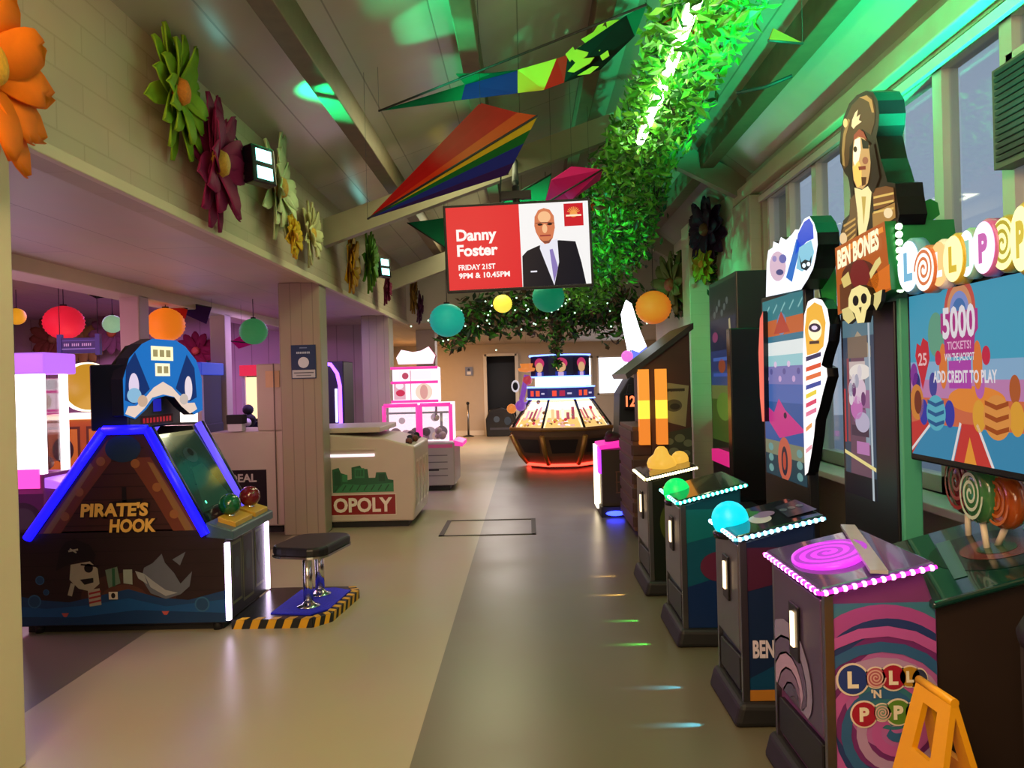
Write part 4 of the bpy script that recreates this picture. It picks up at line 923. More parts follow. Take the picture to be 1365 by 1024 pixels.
# ---------------------------------------------------------------- 3. fishing game
t = thing('fishing_game', 'prize game with blue fish topper, white banner wing and green dome button', 'arcade game', (1.2, 4.8, 0))
p3 = pedestal(t, 4.54, 5.07, .89, 1.25, .87, .97, P('#0e4a5e', .3), 'top_glass_green', 'led_cyan_strip', 'glowing aqua LED strip', 10, 15)
a = side_art(.89, 1.25, 4.54, .87)
a.rect(0, 0, a.w, a.h, P('#0f4c66', .3), 0).poly([(0, 0), (a.w, 0), (a.w, .22), (.2, .3), (0, .24)], P('#122a5a', .3), 1).ell(.2, .36, .12, .09, P('#5a2440', .3), 2).ell(.25, .33, .06, .05, P('#7a2f2c', .3), 3).poly([(0, .5), (a.w, .58), (a.w, a.h), (0, a.h)], P('#0f6a74', .3), 1)
a.done('side_artwork', t)
dome(at(902, 655, 4.86), .084, 'dome_green', 'glowing green dome button')
yb0, yb1 = on_x(1072, 500, XS).y, on_x(1018, 500, XS).y; zt = on_x(1020, 402, XS).z; zb_ = on_x(1028, 632, XS).z
build(MB().box(XS + .004, XS + .06, yb0 - .03, yb1 + .03, 0, zt + .03, 'dark_case'), 'tower', t, bevel=.006)
build(MB().box(1.26, XS + .05, 4.6, 5.0, 0, .6, 'dark_case'), 'link_box', t)
a = screen_art(yb1, yb0, zb_, zt, XS + .004); W, H = a.w, a.h; s_ = .85
bands = [(0, .12, '#26404c'), (.12, .2, '#7a8068'), (.2, .42, '#2f5a9a'), (.42, .52, '#4a6ab0'), (.52, .62, '#7a7ab8'), (.62, .68, '#9ad0d8'), (.68, .755, '#e8f2f2'), (.755, .79, '#3a7a94'), (.79, .88, '#c8683a'), (.88, 1, '#3a7f88')]
for y0, y1, c in bands: a.rect(0, y0 * H, W, y1 * H, e(c), 0)
a.poly([(.1, .3 * H), (.3, .22 * H), (.5 * W * 2, .28 * H), (.42, .38 * H), (.3, .44 * H), (.2, .36 * H), (.02, .4 * H)], e('#c83a88'), 1).ell(.42, .35 * H, .03, .02, e('#2a1a3a'), 2)
a.ell(W * .5, .11 * H, .13, .12 * H, e('#c2604a'), 1).ell(W * .5, .1 * H, .06, .08 * H, e('#2f2a38'), 2).ell(W * .5, .1 * H, .03, .05 * H, e('#b84838'), 3)
for x in (.15, .85):
    for y in (.04, .1, .16): a.ell(x * W, y * H, .05, .022 * H * 1.0, e('#6a9a98'), 1)
a.ell(W * .5, .85 * H, .09, .06 * H, e('#6a8ab0'), 1).poly([(.3 * W, .8 * H), (.5 * W, .92 * H), (.7 * W, .8 * H)], e('#b84838'), 1.5)
for k in range(8): a.ell(W * (.1 + .11 * k), (.55 + .04 * (k % 3)) * H, .03, .02, e(('#c8a8d8', '#5a5a9a', '#e0c8e8')[k % 3]), 1)
for k in range(5): a.line([(W * (.1 + .2 * k), .92 * H), (W * (.2 + .2 * k), .96 * H)], .014, e('#8ac0c0'), 2)
a.done('screen_picture', t)
def board(name, pts, X, th, face, lb=None): return build(cutout(pts, X, th, face, 'black_gloss'), name, t, label=lb)
def rim(pts, k):
    cx_ = sum(p[0] for p in pts) / len(pts); cy_ = sum(p[1] for p in pts) / len(pts)
    return [(cx_ + (x - cx_) * k, cy_ + (y - cy_) * k) for x, y in pts]
XW = 1.6
wing = [(1073, 634), (1071, 560), (1070, 480), (1072, 420), (1077, 402), (1086, 397), (1096, 400), (1103, 412), (1106, 432), (1104, 455), (1098, 474), (1095, 487), (1102, 491), (1103, 502), (1098, 520), (1092, 545), (1087, 560), (1085, 582), (1081, 608), (1077, 630)]
wb = board('banner_wing', wing, XW, .06, E('#fbf4f4', 1.25), 'white lit banner with candy pattern')
m = MB()
patch(m, rim(wing, .93), XW, E('#fbf4f4', 1.25), .5)
def pw(pts, c, l=1, s=1.): patch(m, pts, XW, E(c, s), l)
pw([(1073, 440), (1076, 412), (1086, 403), (1096, 408), (1101, 430), (1098, 462), (1090, 470), (1076, 474)], '#f0b440', 1); pw(ep(1087, 440, 9, 14), '#fff0c8', 2, 1.1); pw(ep(1087, 437, 8, 6), '#2a1f3a', 3); pw(ep(1087, 437, 4, 3), '#e8d8f0', 4); pw([(1080, 455), (1093, 454), (1093, 458), (1080, 459)], '#3a2a2a', 3)
for y, c in ((472, '#27305c'), (486, '#d8502c'), (498, '#e0703a'), (510, '#2f4a9a'), (522, '#e8d040'), (534, '#d84a6a'), (546, '#e07a9a'), (566, '#e8a05a'), (595, '#e8a0b0')):
    w_ = 12 if y < 515 else (9 if y < 560 else 6)
    pw([(1075, y + 4), (1075 + w_ * 2 - 4, y - 3), (1075 + w_ * 2 - 4, y + 3), (1075, y + 10)], c, 2)
build(m, 'banner_artwork', wb)
lw = [(1017, 415), (1013, 425), (1011, 470), (1013, 530), (1016, 562), (1019, 562)]
board('banner_wing', lw, XW + .02, .06, E('#e86a5a', 1.1), 'thin red lit banner')
tp = [(1021, 396), (1022, 350), (1024, 334), (1030, 330), (1031, 322), (1038, 325), (1041, 316), (1048, 320), (1056, 312), (1060, 306), (1065, 306), (1072, 292), (1079, 288), (1085, 297), (1089, 310), (1090, 326), (1087, 345), (1084, 358), (1077, 372), (1068, 386)]
tb = board('fish_topper', tp, XW, .12, E('#eef0fa', 1.25), 'lit white and blue fish topper')
m = MB()
pw([(1060, 340), (1064, 312), (1072, 296), (1079, 291), (1084, 300), (1085, 318), (1076, 322), (1068, 330)], '#2348d0', 1); pw([(1048, 370), (1056, 342), (1062, 318), (1068, 328), (1062, 350), (1056, 376)], '#3070c8', 1); pw([(1066, 330), (1082, 320), (1086, 336), (1082, 352), (1070, 362), (1062, 358)], '#8ac8e0', 2)
pw([(1066, 340), (1069, 350), (1074, 346), (1080, 348), (1083, 340), (1082, 354), (1076, 361), (1069, 358)], '#12202c', 3); pw(ep(1073, 354, 2.4, 3), '#e8f8ff', 4, 1.2); pw(ep(1079, 352, 2.4, 3), '#e8f8ff', 4, 1.2)
pw(ep(1037, 355, 11, 20), '#d8b8cc', 1); pw(ep(1044, 345, 5, 6), '#6a6ab0', 2); pw(ep(1040, 363, 5, 4), '#4a4a80', 2); pw(ep(1033, 345, 3, 4), '#9a8ac0', 2)
build(m, 'topper_artwork', tb)

# ---------------------------------------------------------------- 4. tall game beyond, yellow lit pedestal and its tower
t = thing('crane_wheel_game', 'prize game with yellow lit console top beside tall blue and green screen', 'arcade game', (1.2, 5.9, 0))
p3 = pedestal(t, 5.62, 6.2, .87, 1.2, .87, .95, P('#1c2416', .3), 'top_glass_dark', 'led_warm', 'glowing warm white LED strip', 16, 20)
a = side_art(.87, 1.2, 5.62, .87)
a.rect(0, 0, a.w, a.h, P('#141c14', .3), 0).ell(.18, .42, .13, .17, P('#3f4a1c', .3), 1).ell(.2, .4, .07, .1, P('#6a6a2a', .3), 2).ell(.2, .16, .12, .06, P('#3a2a1c', .3), 1).ell(.3, .52, .05, .05, P('#5a6a50', .3), 2)
a.done('side_artwork', t)
glow('yellow_lit', '#e8b040', 1.1)
m = MB(); c = p3(1.02, 5.9, .0)
m.lathe([(.13, 0), (.14, .03), (.12, .07), (.075, .1), (.055, .14), (.03, .16)], c, 'yellow_lit', 24, sx=.8); m.ball(c + Vector((.15, .05, .05)), .07, 'yellow_lit', 14)
build(m, 'yellow_glow_knob', t, label='yellow glow and reflection shaped as a knob')  # yellow lamp glow and its reflection on the glass, modelled as a knob
yb0, yb1 = on_x(982, 500, XS + .05).y, on_x(948, 500, XS + .05).y; zt = on_x(965, 375, XS + .05).z; zb_ = on_x(965, 612, XS + .05).z
X4 = XS + .05
build(MB().box(X4 + .004, X4 + .3, yb0 - .03, yb1 + .03, 0, zt + .04, 'dark_case'), 'tower', t, bevel=.01)
build(MB().box(X4 - .09, X4 + .3, yb0 - .16, yb0 - .045, .6, on_x(1000, 432, X4 - .05).z, 'black_gloss'), 'speaker_wing', t, bevel=.01)
build(MB().box(1.25, X4 + .05, 5.7, 6.1, 0, .6, 'dark_case'), 'link_box', t)
a = screen_art(yb1, yb0, zb_, zt, X4 + .004); W, H = a.w, a.h; s_ = .42
for y0, y1, c in ((0, .1, '#202c1c'), (.1, .34, '#4a6a2a'), (.34, .42, '#7a8a4a'), (.42, .5, '#3a5a90'), (.5, .62, '#3a4a80'), (.62, .8, '#2a2f4a'), (.8, 1, '#262c2c')): a.rect(0, y0 * H, W, y1 * H, e(c), 0)
a.ell(W * .5, .3 * H, .25, .08 * H, e('#6a9a3a'), 1).ell(W * .45, .53 * H, .12, .04 * H, e('#b0583a'), 1).rect(.1 * W, .56 * H, .8 * W, .58 * H, e('#5a80d8'), 1).rect(.1 * W, .47 * H, .8 * W, .49 * H, e('#4a70d0'), 1).ell(W * .2, .7 * H, .1, .03 * H, e('#a84a7a'), 1)
a.line([(W * .9, .3 * H), (W * .78, .78 * H)], .05, e('#e8d8a0'), 2)
for k in range(6): a.ell(W * (.2 + .1 * k), (.83 + .03 * (k % 3)) * H, .04, .02 * H, e('#6a7470'), 1)
a.done('screen_picture', t)
glow('pink_card', '#d8207a', .9)
m = MB(); pz = on_x(962, 615, X4).z; m.box(X4 - .06, X4 - .0, yb0, yb1 - .2, .95, pz - .0, 'pink_card'); build(m, 'ticket_tray', t, label='glowing pink tray')

# ---------------------------------------------------------------- 5. brown hut cabinet with amber columns
mat('hut_brown', '#41241f', .6, noise=.15); mat('hut_plank', '#5a3a28', .6, noise=.2)
t = thing('hut_game', 'dark brown hut shaped game cabinet with sloping roof and two amber lit columns', 'arcade game', (1.35, 8.0, 0))
b = MB(); b.prism([(1.2, .1), (1.6, .1), (1.6, 2.05), (1.02, 1.64), (1.2, 1.66)], 7.5, 8.6, 'y', 'hut_brown'); build(b, 'cabinet_body', t, bevel=.012)
b = MB(); b.prism([(.98, 1.59), (1.63, 2.06), (1.63, 2.12), (.96, 1.64)], 7.45, 8.65, 'y', 'dark_case'); build(b, 'roof_board', t)
build(MB().prism([(1.14, 0), (1.62, 0), (1.62, .1), (1.16, .1)], 7.46, 8.64, 'y', 'black_rubber'), 'kick_base', t)
for k, y in enumerate((7.45, 7.45)):
    glow('amber_low', '#e8802a', 1.1); glow('amber_mid', '#f8d040', 1.5); glow('amber_high', '#e89030', 1.2)
    m = MB(); x0 = 1.30 - .17 * k
    for z0, z1, mm in ((.95, 1.2, 'amber_low'), (1.2, 1.38, 'amber_mid'), (1.38, 1.68, 'amber_high')): m.box(x0 - .05, x0 + .05, y - .05, y + .05, z0, z1, mm)
    build(m, 'amber_column', t, label='amber lit column')
m = MB(); m.box(1.02, 1.2, 7.5, 8.5, .1, 1.12, 'hut_plank')
for k in range(7): m.box(1.005, 1.03, 7.5, 8.5, .14 + .14 * k, .24 + .14 * k, 'hut_brown'); m.box(1.02, 1.2, 7.485, 7.51, .14 + .14 * k, .24 + .14 * k, 'hut_brown')
build(m, 'crate_front', t, bevel=.006)
a = Art((1.3, 7.5, .75), (1, 0, 0), (0, 0, 1), .3, 1.1)
a.poly([(.03, .42), (.03, .8), (.28, .76), (.24, .36)], P('#8a8568', .6), 0).rect(.04, .71, .24, .735, P('#2a241c', .6), 1).ell(.13, .57, .08, .06, P('#4a4438', .6), 1).ell(.14, .56, .05, .03, P('#1f1a16', .6), 2)
ts = P('#2a241c', .6); a.text('IMPORTANT', .14, .705, .025, ts, 2, w=.19)
a.poly([(.02, .04), (.03, .3), (.32, .36), (.34, .0)], P('#2c3428', .6), 0)
for x, y, r in ((.08, .22, .04), (.18, .25, .05), (.26, .2, .045), (.12, .12, .05), (.24, .1, .04)): a.ell(x, y, r, r * .8, P('#5f6a54', .6), 1)
a.done('poster', t)

# ---------------------------------------------------------------- 6. pink topped cabinet
t = thing('low_game', 'low dark game cabinet with glowing magenta top and white lit edge', 'arcade game', (1.0, 9.2, 0))
build(MB().box(.84, 1.35, 8.85, 9.45, .12, .78, 'brown_case'), 'cabinet_body', t, bevel=.01)
build(MB().box(.82, 1.37, 8.82, 9.48, .0, .12, 'black_rubber'), 'kick_base', t)
glow('magenta_top', '#f02aa0', 1.3); glow('violet_side', '#c040f0', 1.6); glow('cream_light', '#ffe8c0', 4)
build(MB().prism([(.82, .78), (1.38, .84), (1.38, .9), (.82, .83)], 8.82, 9.48, 'y', 'magenta_top'), 'lit_top', t, bevel=.01, label='glowing magenta top')
build(MB().box(.80, .838, 9.1, 9.48, .06, .8, 'cream_light'), 'light_column', t, label='white light column')
build(MB().box(.81, .838, 8.86, 9.1, .5, .8, 'violet_side'), 'light_panel', t, label='violet light panel')
a = Art((.95, 8.85, .2), (1, 0, 0), (0, 0, 1), .35, .5); br = P('#6a4434', .5)
for y in (.08, .2, .32): a.line([(.05, y), (.3, y + .01)], .012, br, 0)
for x in (.06, .18, .29): a.line([(x, .08), (x, .32)], .012, br, 0)
a.ell(.18, .2, .06, .07, br, 1); a.done('side_artwork', t)
glow('blue_led', '#2a38ff', 8)
m = MB(); m.ball((.98, 8.8, .05), .05, 'blue_led', 12, sx=2.2, sy=.6, sz=.6); build(m, 'floor_light', t, label='blue floor light')
mat('dark_toy', '#2a1216', .7)
m = MB(); m.lathe([(.001, 0), (.10, 0), (.11, .05), (.06, .10), (.001, .12)], (1.02, 9.2, .845), 'dark_toy', 14); m.ball((.97, 9.15, .93), .05, 'dark_toy', 10); build(m, 'soft_toy', None, 'dark soft toy lying on the glowing magenta cabinet top', 'toy')

# ---------------------------------------------------------------- 7. black double cabinet, white sail topper
t = thing('number_game', 'black double cabinet with two orange number displays near the far window', 'arcade game', (1.75, 12.3, 0))
b = MB(); b.prism([(1.35, 0), (2.1, 0), (2.1, 1.45), (1.62, 1.62), (1.45, 1.35), (1.42, .7)], 12.0, 12.8, 'y', 'black_rubber'); build(b, 'cabinet_body', t, bevel=.02)
for x in (1.61, 1.81):
    h = MB(); h.box(x - .095, x + .095, 11.94, 12.0, 1.1, 1.35, 'black_gloss'); h.prism([(x - .06, 1.35), (x + .06, 1.35), (x + .03, 1.5), (x - .03, 1.5)], 11.95, 12.0, 'y', 'black_rubber'); o = build(h, 'display_housing', t, bevel=.008)
    a = Art((x - .09, 11.94, 1.14), (1, 0, 0), (0, 0, 1), .18, .2); a.text('12', .09, .02, .16, E('#ff7a4a', 1.8), 1, w=.15, bold=.03); a.done('number_display', o)
t = thing('sail_topper_game', 'game cabinet under a tall glowing white sail topper with pink ball', 'arcade game', (1.5, 11, 0))
glow('sail_white', '#f4f6ff', 3.2); glow('sail_blue', '#6a78e8', 1.2); glow('ball_pink', '#e070d0', 1.2)
Y7 = 11.0
pl = [at(x, y, Y7) for x, y in ((835, 400), (842, 405), (853, 440), (862, 462), (852, 472), (842, 466), (838, 468), (831, 435), (829, 418))]
m = MB(); m.slab(pl[::-1], .12, 'sail_white', 'sail_white'); sl = build(m, 'lit_sail', t, label='glowing white sail')
pl = [at(x, y, Y7 - .05) for x, y in ((862, 462), (866, 472), (855, 482), (842, 478), (842, 466), (852, 470))]
m = MB(); m.slab(pl[::-1], .08, 'sail_blue', 'sail_blue'); build(m, 'sail_fringe', sl)
m = MB(); m.ball(at(836, 475, Y7 - .1), .085, 'ball_pink', 16); build(m, 'pink_ball', t)
m = MB(); pz = at(850, 500, Y7); m.tube([at(836, 476, Y7), at(850, 500, Y7), (1.85, Y7 + .05, 1.5)], .025, 'dark_case', 8); m.tube([at(862, 465, Y7 + .1), at(885, 478, Y7 + .1), (2.0, Y7 + .1, 1.7)], .02, 'dark_case', 8); build(m, 'support_arm', t)
build(MB().box(1.75, 2.15, 10.75, 11.5, 0, 1.55, 'dark_case'), 'cabinet_body', t, bevel=.015)
a = Art((1.75, 10.75, .2), (1, 0, 0), (0, 0, 1), .4, 1.2); a.rect(.04, .5, .36, 1.1, E('#3a3048', .5), 0); a.ell(.2, .8, .12, .2, E('#6a4a60', .5), 1); a.done('screen_picture', t)

# ---------------------------------------------------------------- bin, wet floor sign, vent
t = thing('waste_bin', 'dark brown round waste bin at the edge beside the swirl pedestal', 'bin', (1.76, 2.22, 0))
mat('bin_brown', '#2b241d', .5)
build(MB().lathe([(.27, 0), (.30, .02), (.31, .76), (.29, .77)], (1.76, 2.22, 0), 'bin_brown', 40), 'bin_body', t)
build(MB().lathe([(.315, .765), (.32, .79), (.30, .83), (.2, .85), (.001, .855)], (1.76, 2.22, 0), 'black_rubber', 40), 'bin_lid', t)
t = thing('wet_floor_sign', 'yellow folding wet floor sign standing open before the swirl pedestal', 'sign', (1.175, 2.26, 0), (0, 0, R(4)))
mat('sign_yellow', '#e2a010', .4, noise=.05)
def sign_leaf(s):
    m = MB(); m.M = Matrix.Translation((0, 0, .66)) @ Euler((0, -s * R(13), 0)).to_matrix().to_4x4()
    # outline in (y, z), hinge at z=0, with a hand hole
    for pl in ([(-.085, 0), (.085, 0), (.09, -.05), (-.09, -.05)], [(-.09, -.05), (-.035, -.05), (-.045, -.19), (-.105, -.19)], [(.035, -.05), (.09, -.05), (.105, -.19), (.045, -.19)], [(-.105, -.19), (.105, -.19), (.15, -.62), (-.15, -.62)], [(-.155, -.62), (-.09, -.62), (-.09, -.67), (-.16, -.67)], [(.09, -.62), (.155, -.62), (.16, -.67), (.09, -.67)]):
        m.prism(pl, -.009, .009, 'x', 'sign_yellow')
    o = build(m, 'sign_board', t, local=True)
    m2 = MB(); m2.M = m.M
    ar = Art((s * .0095, -.12 * s, -.52), (0, s, 0), (0, 0, 1), .24, .3, m2)
    k = P('#1a1408', .5)
    ar.line([(.03, .02), (.12, .22), (.21, .02), (.03, .02)], .014, k, 1).line([(.12, .15), (.12, .085)], .012, k, 1).ell(.12, .058, .008, .008, k, 1)
    build(m2, 'warning_triangle', o, local=True)
sign_leaf(1); sign_leaf(-1)
build(MB().cyl((0, -.087, .66), (0, .087, .66), .013, 'sign_yellow', 12), 'hinge', t, local=True)
m = MB(); y0, y1 = 2.75, 3.92
pz0, pz1 = 2.60, 3.1
m.box(XR - .06, XR + .03, y0, y1, pz0, pz1, mat('vent_grey', '#6c6258', .5))
vb = MB()
for k in range(14): vb.box(XR - .075, XR - .058, y0 + .04, y1 - .04, pz0 + .03 + k * .033, pz0 + .05 + k * .033, 'dark_case')
t = thing('louvre_vent', 'brown louvred ventilation box mounted high in the window frame', 'vent', (XR, 3.3, pz0))
build(m, 'vent_case', t); build(vb, 'louvre', t)
# ================================================================== LEFT HAND GAMES
# ---------------------------------------------------------------- pirate's hook
YA, YB = 5.0, 5.8
glow('tube_blue', '#0c08ff', 4.5); glow('tube_violet', '#5a48f0', 1.6); glow('strip_lilac', '#f0d8ff', 6)
mat('hook_case', '#171a2a', .35); mat('hook_navy', '#0f1c38', .35)
t = thing('pirate_hook_game', 'large pirate game with blue lit triangular side, wave base and slanted glass playfield', 'arcade game', (-2.7, 5.4, 0))
b = MB(); b.box(-3.42, -2.02, YA + .01, YB - .01, .05, .66, 'hook_case'); build(b, 'cabinet_base', t, bevel=.01)
build(MB().box(-3.38, -2.06, YA + .06, YB - .06, 0, .06, 'black_rubber'), 'kick_base', t)
tri = [(-3.28, .66), (-2.17, .66), (-2.53, 1.33), (-2.78, 1.33)]
for y0, y1 in ((YA + .01, YA + .07), (YB - .07, YB - .01)):
    build(MB().prism(tri, y0, y1, 'y', 'hook_case'), 'side_panel', t, bevel=.006)
b = MB(); b.prism([(-3.2, .66), (-2.2, .66), (-2.6, 1.2), (-2.75, 1.2)], YA + .07, YB - .07, 'y', 'hook_navy'); build(b, 'playfield_body', t)
def along(a, b, k): return Vector(a).lerp(Vector(b), k)
TL_, TR_, BL_, BR_ = (-2.80, 1.345), (-2.51, 1.345), (-3.33, .64), (-2.14, .64)
for y, mm, ends in ((YA - .004, 'tube_blue', ((BL_, TL_), (TL_, TR_), (TR_, BR_))), (YB - .02, 'tube_violet', ((TR_, BR_), (BL_, TL_)))):
    for (a, c) in ends:
        p0, p1 = Vector((a[0], y, a[1])), Vector((c[0], y, c[1]))
        build(MB().tube([p0, p1], .03 if mm == 'tube_blue' else .026, mm, 10), 'neon_tube', t, label='blue light tube' if mm == 'tube_blue' else 'violet light tube')
        build(MB().tube([p0 + Vector((0, .03, 0)), p1 + Vector((0, .03, 0))], .035, 'hook_navy', 8), 'tube_channel', t)
# glass playfield
a0, a1 = Vector((-2.16, 0, .70)), Vector((-2.50, 0, 1.30)); u = (a1 - a0)
m = MB(); m.slab([(a0.x, YA + .09, a0.z), (a0.x, YB - .09, a0.z), (a1.x, YB - .09, a1.z), (a1.x, YA + .09, a1.z)], .02, mat('playfield_glass', '#243a3c', .06, coat=.8)); pf = build(m, 'playfield_glass', t)
ar = Art((a0.x, YA + .1, a0.z), (0, 1, 0), u, .6, .66)
ar.rect(.0, .0, .6, .66, P('#27474a', .08), 0).ell(.3, .5, .1, .06, P('#39505a', .08), 1).ell(.32, .52, .04, .03, P('#1c2a30', .08), 2).rect(0, 0, .6, .08, P('#15222a', .08), 1).poly([(.05, .1), (.2, .4), (.4, .42), (.55, .1)], P('#2f5a58', .08), .5).ell(.12, .14, .012, .012, E('#60ffc0', 2), 2)
ar.done('playfield_art', pf)
# side artwork on the triangle and the base
g = P
ar = Art((-3.42, YA + .01, .06), (1, 0, 0), (0, 0, 1), 1.4, .62)
ar.rect(0, 0, 1.4, .62, g('#241619'), 0)
for k in range(6): ar.rect(0, .12 + k * .09, 1.4, .125 + k * .09, g('#160d10'), .5)
ar.ell(.75, .18, .32, .16, g('#3c2420'), .7).ell(.72, .16, .16, .1, g('#4f2f26'), .8)
ar.poly([(0, 0), (0, .2), (.15, .17), (.35, .15), (.55, .19), (.75, .23), (.95, .17), (1.15, .15), (1.4, .21), (1.4, 0)], g('#123a6a'), 1)
ar.poly([(0, 0), (0, .13), (.2, .11), (.5, .13), (.75, .17), (1., .11), (1.4, .15), (1.4, 0)], g('#0f4a86'), 1.4).poly([(0, 0), (0, .06), (.4, .05), (.8, .09), (1.4, .06), (1.4, 0)], g('#0c3360'), 1.8)
for x, y, r in ((.12, .16, .045), (1.24, .12, .05), (.16, .3, .03), (1.1, .24, .02), (.2, .22, .02)): ar.ell(x, y, r, r, g('#2c5a86'), 2).ell(x, y, r * .8, r * .8, g('#173f6a'), 2.4)
for x in (.3, .97): ar.poly([(x, .08), (x + .05, .08), (x + .035, .055), (x + .015, .055)], g('#a84a4a'), 3)
# skull sailor
bone, ink, red = g('#9a9488'), g('#0c0b10'), g('#8a2430')
ar.poly([(.27, .36), (.3, .5), (.34, .55), (.4, .57), (.5, .53), (.54, .46), (.52, .40), (.42, .43), (.35, .40)], ink, 3).line([(.36, .49), (.42, .50)], .012, bone, 3.6).line([(.37, .505), (.41, .48)], .01, bone, 3.7)
ar.poly([(.37, .40), (.5, .42), (.55, .37), (.56, .27), (.5, .22), (.42, .24), (.36, .3)], bone, 3.2).ell(.49, .375, .03, .03, ink, 3.6).line([(.44, .40), (.56, .385)], .012, ink, 3.6).poly([(.43, .3), (.52, .31), (.52, .28), (.46, .265)], ink, 3.6).line([(.38, .27), (.36, .2)], .03, bone, 3)
ar.poly([(.48, .23), (.56, .24), (.57, .13), (.49, .12)], bone, 3.1)
for k in range(3): ar.line([(.49, .145 + .03 * k), (.565, .16 + .03 * k)], .013, red, 3.6)
ar.poly([(.6, .36), (.68, .38), (.70, .27), (.62, .24)], g('#5c7064'), 2.5).poly([(.72, .36), (.78, .36), (.78, .26), (.72, .27)], g('#8d9a94'), 2.6).poly([(.645, .37), (.665, .37), (.665, .25), (.645, .25)], g('#20543c'), 2.8)
# shark
gr, gr2 = g('#5a6070'), g('#8f949c')
ar.poly([(.86, .37), (.92, .40), (.98, .46), (1.0, .40), (1.06, .33), (1.1, .26), (1.18, .34), (1.16, .24), (1.1, .19), (1.0, .16), (.9, .2), (.84, .3)], gr, 3).poly([(.86, .33), (.9, .24), (1.0, .18), (1.08, .2), (1.0, .22), (.92, .28)], gr2, 3.4).poly([(.8, .35), (.86, .33), (.88, .26), (.82, .3)], gr2, 3.2).poly([(1.05, .42), (1.14, .47), (1.1, .38)], gr, 2.8)
ar.rect(.62, .165, .68, .215, g('#c8bfb4'), 4).ell(.65, .19, .014, .018, ink, 4.4)
ar.done('base_artwork', t)
ar = Art((-3.28, YA + .01, .66), (1, 0, 0), (0, 0, 1), 1.11, .68)
ar.poly([(.02, .01), (1.09, .01), (.74, .65), (.51, .65)], g('#3a1d1c'), 0)
for k in range(7): y = .05 + .085 * k; ar.rect(.1 + y * .62, y, 1.02 - y * .5, y + .008, g('#241010'), .5)
ar.poly([(.02, .01), (.17, .01), (.33, .24), (.52, .48), (.5, .62), (.36, .44)], g('#6a3420'), 1).poly([(.05, .01), (.1, .01), (.4, .44), (.38, .47)], g('#85622c'), 1.5)
ar.poly([(1.09, .01), (.92, .01), (.80, .22), (.65, .46), (.7, .5), (.78, .5)], g('#6a3420'), 1).poly([(1.06, .01), (1.0, .01), (.76, .47), (.8, .46)], g('#85622c'), 1.5)
for x, y in ((.2, .12), (.3, .28), (.45, .48), (.93, .12), (.82, .3), (.68, .46)): ar.ell(x, y, .03, .03, g('#8f5a2c'), 2)
ar.ell(.6, .56, .12, .09, g('#123044'), 1.2).line([(.6, .3), (.6, .16)], .03, ink, 2).line([(.5, .2), (.72, .22)], .02, ink, 2)
yl, sh = g('#e8b85a'), g('#1c0c0c')
ar.text("PIRATE'S", .535, .112, .085, sh, 3, w=.47, bold=.08, slant=.1).text("PIRATE'S", .53, .118, .08, yl, 4, w=.45, bold=.045, slant=.1)
ar.text('HOOK', .655, .004, .085, sh, 3, w=.33, bold=.08, slant=.1).text('HOOK', .65, .012, .08, yl, 4, w=.31, bold=.045, slant=.1)
ar.done('triangle_artwork', t)
# marquee tower
XM = -2.62
b = MB(); b.box(-2.9, XM - .02, YA + .02, YB - .02, 1.34, 1.78, 'hook_navy'); build(b, 'marquee_tower', t, bevel=.012)
ym = (YA + YB) / 2
sh_ = [(-.40, -.12), (-.30, -.15), (-.2, -.09), (-.12, -.02), (0, .0), (.12, -.02), (.2, -.09), (.3, -.15), (.4, -.12), (.4, .12), (.34, .26), (.22, .36), (.12, .40), (-.12, .40), (-.22, .36), (-.34, .26), (-.4, .12)]
m = MB(); pl = [Vector((XM + .05 + a * .2, ym + a * 1.06, 1.56 + c)) for a, c in sh_]; m.slab(pl, .09, E('#1f6fc0', 1.0), 'hook_navy'); mq = build(m, 'marquee_board', t, bevel=0)
ar = Art((XM + .05 - .08, ym - .424, 1.41), (.2, 1.06, 0), (0, 0, 1), .8, .56)
def po(pts, c, l, s=1.): ar.poly([(a + .4, d + .15) for a, d in pts], E(c, s), l)
po([(-.39, -.11), (-.3, -.14), (-.2, -.08), (-.12, -.01), (0, .01), (.12, -.01), (.2, -.08), (.3, -.14), (.39, -.11), (.36, -.06), (.28, -.06), (.18, .0), (.1, .06), (0, .1), (-.1, .06), (-.18, .0), (-.28, -.06), (-.36, -.06)], '#e8cfc0', 1)
po([(-.39, -.02), (-.37, .2), (-.28, .3), (-.2, .16), (-.14, .05), (-.22, .0), (-.3, -.05)], '#16306a', 1); po([(.39, -.02), (.37, .2), (.28, .3), (.2, .16), (.14, .05), (.22, .0), (.3, -.05)], '#16306a', 1)
ar.ell(.1, .22, .05, .09, E('#d8c8e0', 1.1), 2).ell(.1, .16, .07, .05, E('#8ab8d8', 1.), 2.5).ell(.69, .2, .045, .09, E('#e0d0d8', 1.1), 2).ell(.18, .12, .05, .04, E('#c8a890', 1.), 3).ell(.63, .12, .05, .04, E('#c8b8b0', 1.), 3)
ar.rect(.28, .40, .52, .50, E('#f4e8b8', 1.3), 2).rect(.32, .29, .48, .38, E('#f0e4c0', 1.3), 2)
for k in range(3): ar.rect(.30 + .07 * k, .425, .35 + .07 * k, .475, E('#a89a6a', .9), 3)
for k in range(2): ar.rect(.34 + .07 * k, .31, .39 + .07 * k, .36, E('#a89a6a', .9), 3)
ar.done('marquee_artwork', mq)
m = MB(); m.tube([(-2.78, YA + .1, 1.78), (-2.74, YA + .2, 1.9), (-2.72, ym, 1.94), (-2.74, YB - .2, 1.9), (-2.78, YB - .1, 1.78)], .012, 'cable', 6); build(m, 'wire_frame', t)
ar = Art((XM - .02, YA + .05, 1.35), (0, 1, 0), (0, 0, 1), .7, .2)
